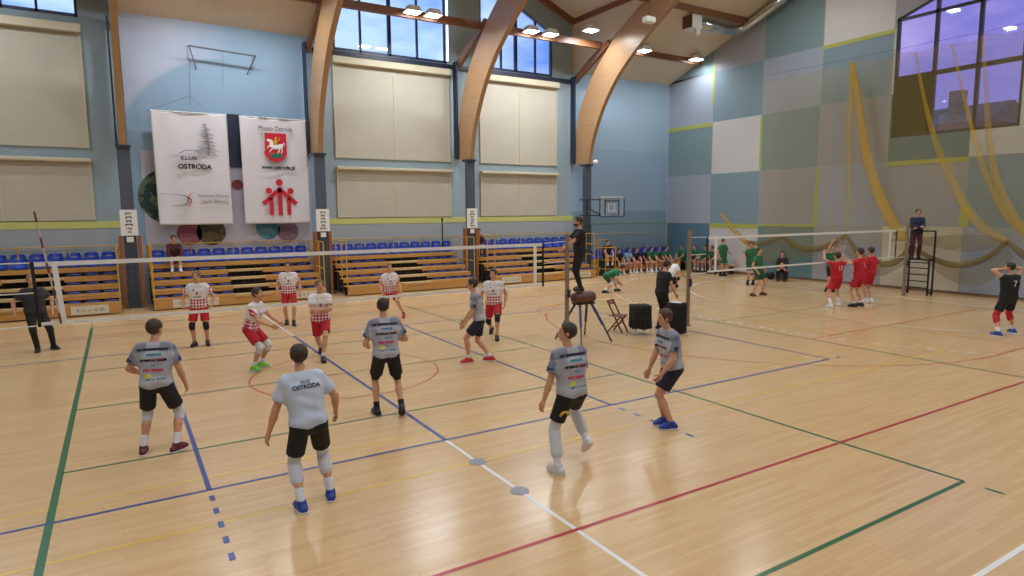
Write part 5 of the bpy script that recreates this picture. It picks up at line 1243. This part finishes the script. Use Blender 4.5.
for i, (X, sh_m, lab, so_m) in enumerate(bench):
    sitter('reserve sitting in ' + lab, (X, 12.42), 180 + (8, -6, 4, -10, 6, 0, -8)[i], .42, group=TB, h=1.78 + .03 * (i % 3), shirt=sh_m, shorts=so_m, lean=(10 + 5 * (i % 3), (i % 3 - 1) * 3), shoes=M_whsh if i != 5 else M_rdsh, hair=(H_dark, H_dark, H_br)[i % 3], look=((i * 17) % 30 - 12, -3), skin_c=(SK1, SK2)[i % 2], hands=((-.12, .38 - .03 * (i % 2), -.38), (.14, .36, -.42)))
for i, (Y, lab) in enumerate([(12.1, 'nearest the wall corner'), (11.15, 'second from the corner'), (10.5, 'third from the corner'), (9.95, 'fourth from the corner'), (9.4, 'farthest from the corner')]):
    sitter('reserve in green sitting on the wall bench, ' + lab, (22.05, Y), 262 + (6, -8, 4, 10, -5)[i], .47, group='green reserves on the bench by the right wall', h=1.84, shirt=(M_grn, M_grn2)[i % 2], shorts=M_grn2, lean=(8 + 6 * (i % 2), 0), shoes=M_bksh, hair=(H_dark, H_br)[i % 2], look=((-20, 15, -5, 20, 0)[i], 0), skin_c=(SK2, SK1)[i % 2])
bn = empty('bench', (22.2, 10.6, 0)); tag(bn, 'long low bench along the panelled right wall under the green reserves', 'bench')
MB().box(-.18, .2, -1.9, 1.9, .40, .45).build('seat_board', M_fascia, bn, bevel=.01)
for y in (-1.6, 0, 1.6): MB().box(-.14, .16, y - .03, y + .03, 0, .40).build('leg', M_dark, bn)
GT = 'green team on the far court'
person('green player bending forward with hands at the knees', GT, **{k: v for k, v in feet_at((604, 293), (616, 291), 0, 10).items()}, face=118, h=1.84, drop=.12, hip=(0, -.16), lean=(68, 0), look=(0, -30), hands=((-.22, .08, -.46), (.22, .10, -.46)), shirt=M_grn, shorts=M_grn2, shoes=M_bksh, hair=H_dark, pads=M_padw, vox=FAR)
person('player in green standing far back at the left end of the far net', GT, G(722, 276), 185, h=1.86, look=(-20, 0), hands=((-.30, .2, -.36), (.28, .08, -.5)), shirt=M_grn, shorts=M_grn, shoes=M_bksh, socks=M_blk, hair=H_dark, vox=FAR)
person('player in green reaching out one arm behind a teammate', GT, G(750, 285), 205, h=1.90, look=(20, -5), lean=(4, 4), hands=((-.26, .1, -.46), (.56, .16, -.40)), shirt=M_grn, shorts=M_grn2, shoes=M_bksh, socks=M_blk, hair=H_dark, vox=FAR)
person('player in green with maroon shoes standing in front by the far net', GT, **feet_at((762, 295), (752, 296), -25, 10), face=170, h=1.86, look=(10, 0), drop=.03, hands=((-.27, .12, -.46), (.27, .10, -.48)), shirt=M_grn, shorts=M_grn2, shoes=M_dkred, socks=None, hair=H_dark, vox=FAR)
person('player in green shirt and black shorts raising both arms behind the far net', GT, **feet_at((834, 292), (826, 292), -10, 10), face=196, h=1.86, look=(0, 15), hands=((-.16, .18, .50), (.14, .16, .52)), elbow=((-1, .3, .3), (1, .3, .3)), shirt=M_grn, shorts=M_blk, shoes=M_bksh, socks=M_blk, hair=H_dark, vox=FAR)
RT = 'red team on the far court'
M_num = mat('white_number', S(230, 226, 226), .6)
person('player in red with arms raised and white shoes, left of the three', RT, **feet_at((831, 308), (839, 306), -15, 15), face=14, h=1.86, drop=.03, look=(-10, 10), hands=((-.26, .30, .36), (.30, .26, .18)), elbow=((-1, .2, 0), (1, .2, -.2)), shirt=M_redf, shorts=M_redf, shoes=M_whsh, socks=M_whf, sock_top=.55, hair=H_dark, vox=.018, number=[('12', .34, .17, M_num)])
person('player in red with black shoes and one hand raised, middle of the three', RT, **feet_at((854, 307), (861, 306), -12, 12), face=-4, h=1.96, drop=.03, look=(-10, 5), hands=((-.40, .30, .12), (.26, .20, -.36)), elbow=((-1, .1, -.6), (1, -.4, -.4)), shirt=M_redf, shorts=M_redf, shoes=M_bksh, socks=M_whf, sock_top=.2, hair=H_dark, vox=.018, number=[('1', .34, .18, M_num)])
person('player in red with white shoes, right of the three', RT, **feet_at((866, 303), (871, 303), -8, 14), face=6, h=1.94, drop=.03, look=(-10, 0), hands=((-.2, .26, -.30), (.24, .22, -.34)), shirt=M_redf, shorts=M_redf, shoes=M_whsh, socks=M_whf, sock_top=.2, hair=H_dark, vox=.018)
person('black-shirted player number 7 with both hands on the head at the right edge', None, **feet_at((998, 336), (1013, 333), -15, 10), face=22, h=1.90, build=1.08, drop=.02, look=(-40, 0), hands=((-.10, .10, .22), (.10, .04, .26)), elbow=((-1.2, .2, -.1), (1.2, .2, 0)), shirt=M_blk, sleeve=0.25, shorts=M_blk, tights=M_redf, pads=M_redf, padlen=.16, shoes=M_blu, socks=M_whf, sock_top=.3, hair=H_dark, vox=MID, number=[('7', .34, .2, M_num)])
sitter('person in black sitting by the panelled wall with a yellow bag', (21.6, 5.7), 235, .42, h=1.80, foot=.38, trousers=M_blk, shirt=M_blk, sleeve=1.5, shoes=M_bksh, hair=H_dark, hands=((-.08, .34, -.34), (.1, .34, -.34)))
gx, gy = 21.65, 5.7; rd_ = (math.sin(math.radians(235)), math.cos(math.radians(235)))
st_ = empty('low_stool', (gx - .05 - rd_[0] * .0, gy - rd_[1] * .0, 0)); tag(st_, 'low black stool under the seated person by the panelled wall', 'stool')
MB().box(-.2, .2, -.2, .2, .36, .41).build('seat', M_black, st_, bevel=.01)
for sx in (-.16, .16):
    for sy in (-.16, .16): MB().box(sx - .02, sx + .02, sy - .02, sy + .02, 0, .36).build('leg', M_black, st_)
o = MB().ell((0, 0, 0), (.15, .11, .17), 12, 8).tube([(-.06, 0, .15), (0, 0, .24), (.06, 0, .15)], .012, 6).build('yellow_bag', mat('yellow_bag_cloth', S(190, 140, 40), .7), smooth=True)
o.location = (gx - .05 + rd_[0] * .18, gy + rd_[1] * .18, .66); tag(o, 'small yellow bag on the lap of the person sitting by the wall', 'bag')
def sportbag(px, py, m_, lab, rz, l=.32):
    r = empty('sports_bag', (*G(px, py), 0), rz); tag(r, lab, 'bag')
    MB().tube([(-l, 0, .15), (-l * .92, 0, .15), (l * .92, 0, .15), (l, 0, .15)], [.09, .155, .155, .09], 14).build('bag_body', m_, r, smooth=True)
    MB().tube([(-.12, -.1, .24), (-.08, -.05, .34), (.08, -.05, .34), (.12, -.1, .24)], .012, 6).build('handle', M_blk, r)
sportbag(771, 279, M_blk, 'black sports bag on the floor left of the seated person in black', .6); sportbag(763, 277, M_grn2, 'dark green sports bag on the floor by the panelled wall', 1.3, .26)
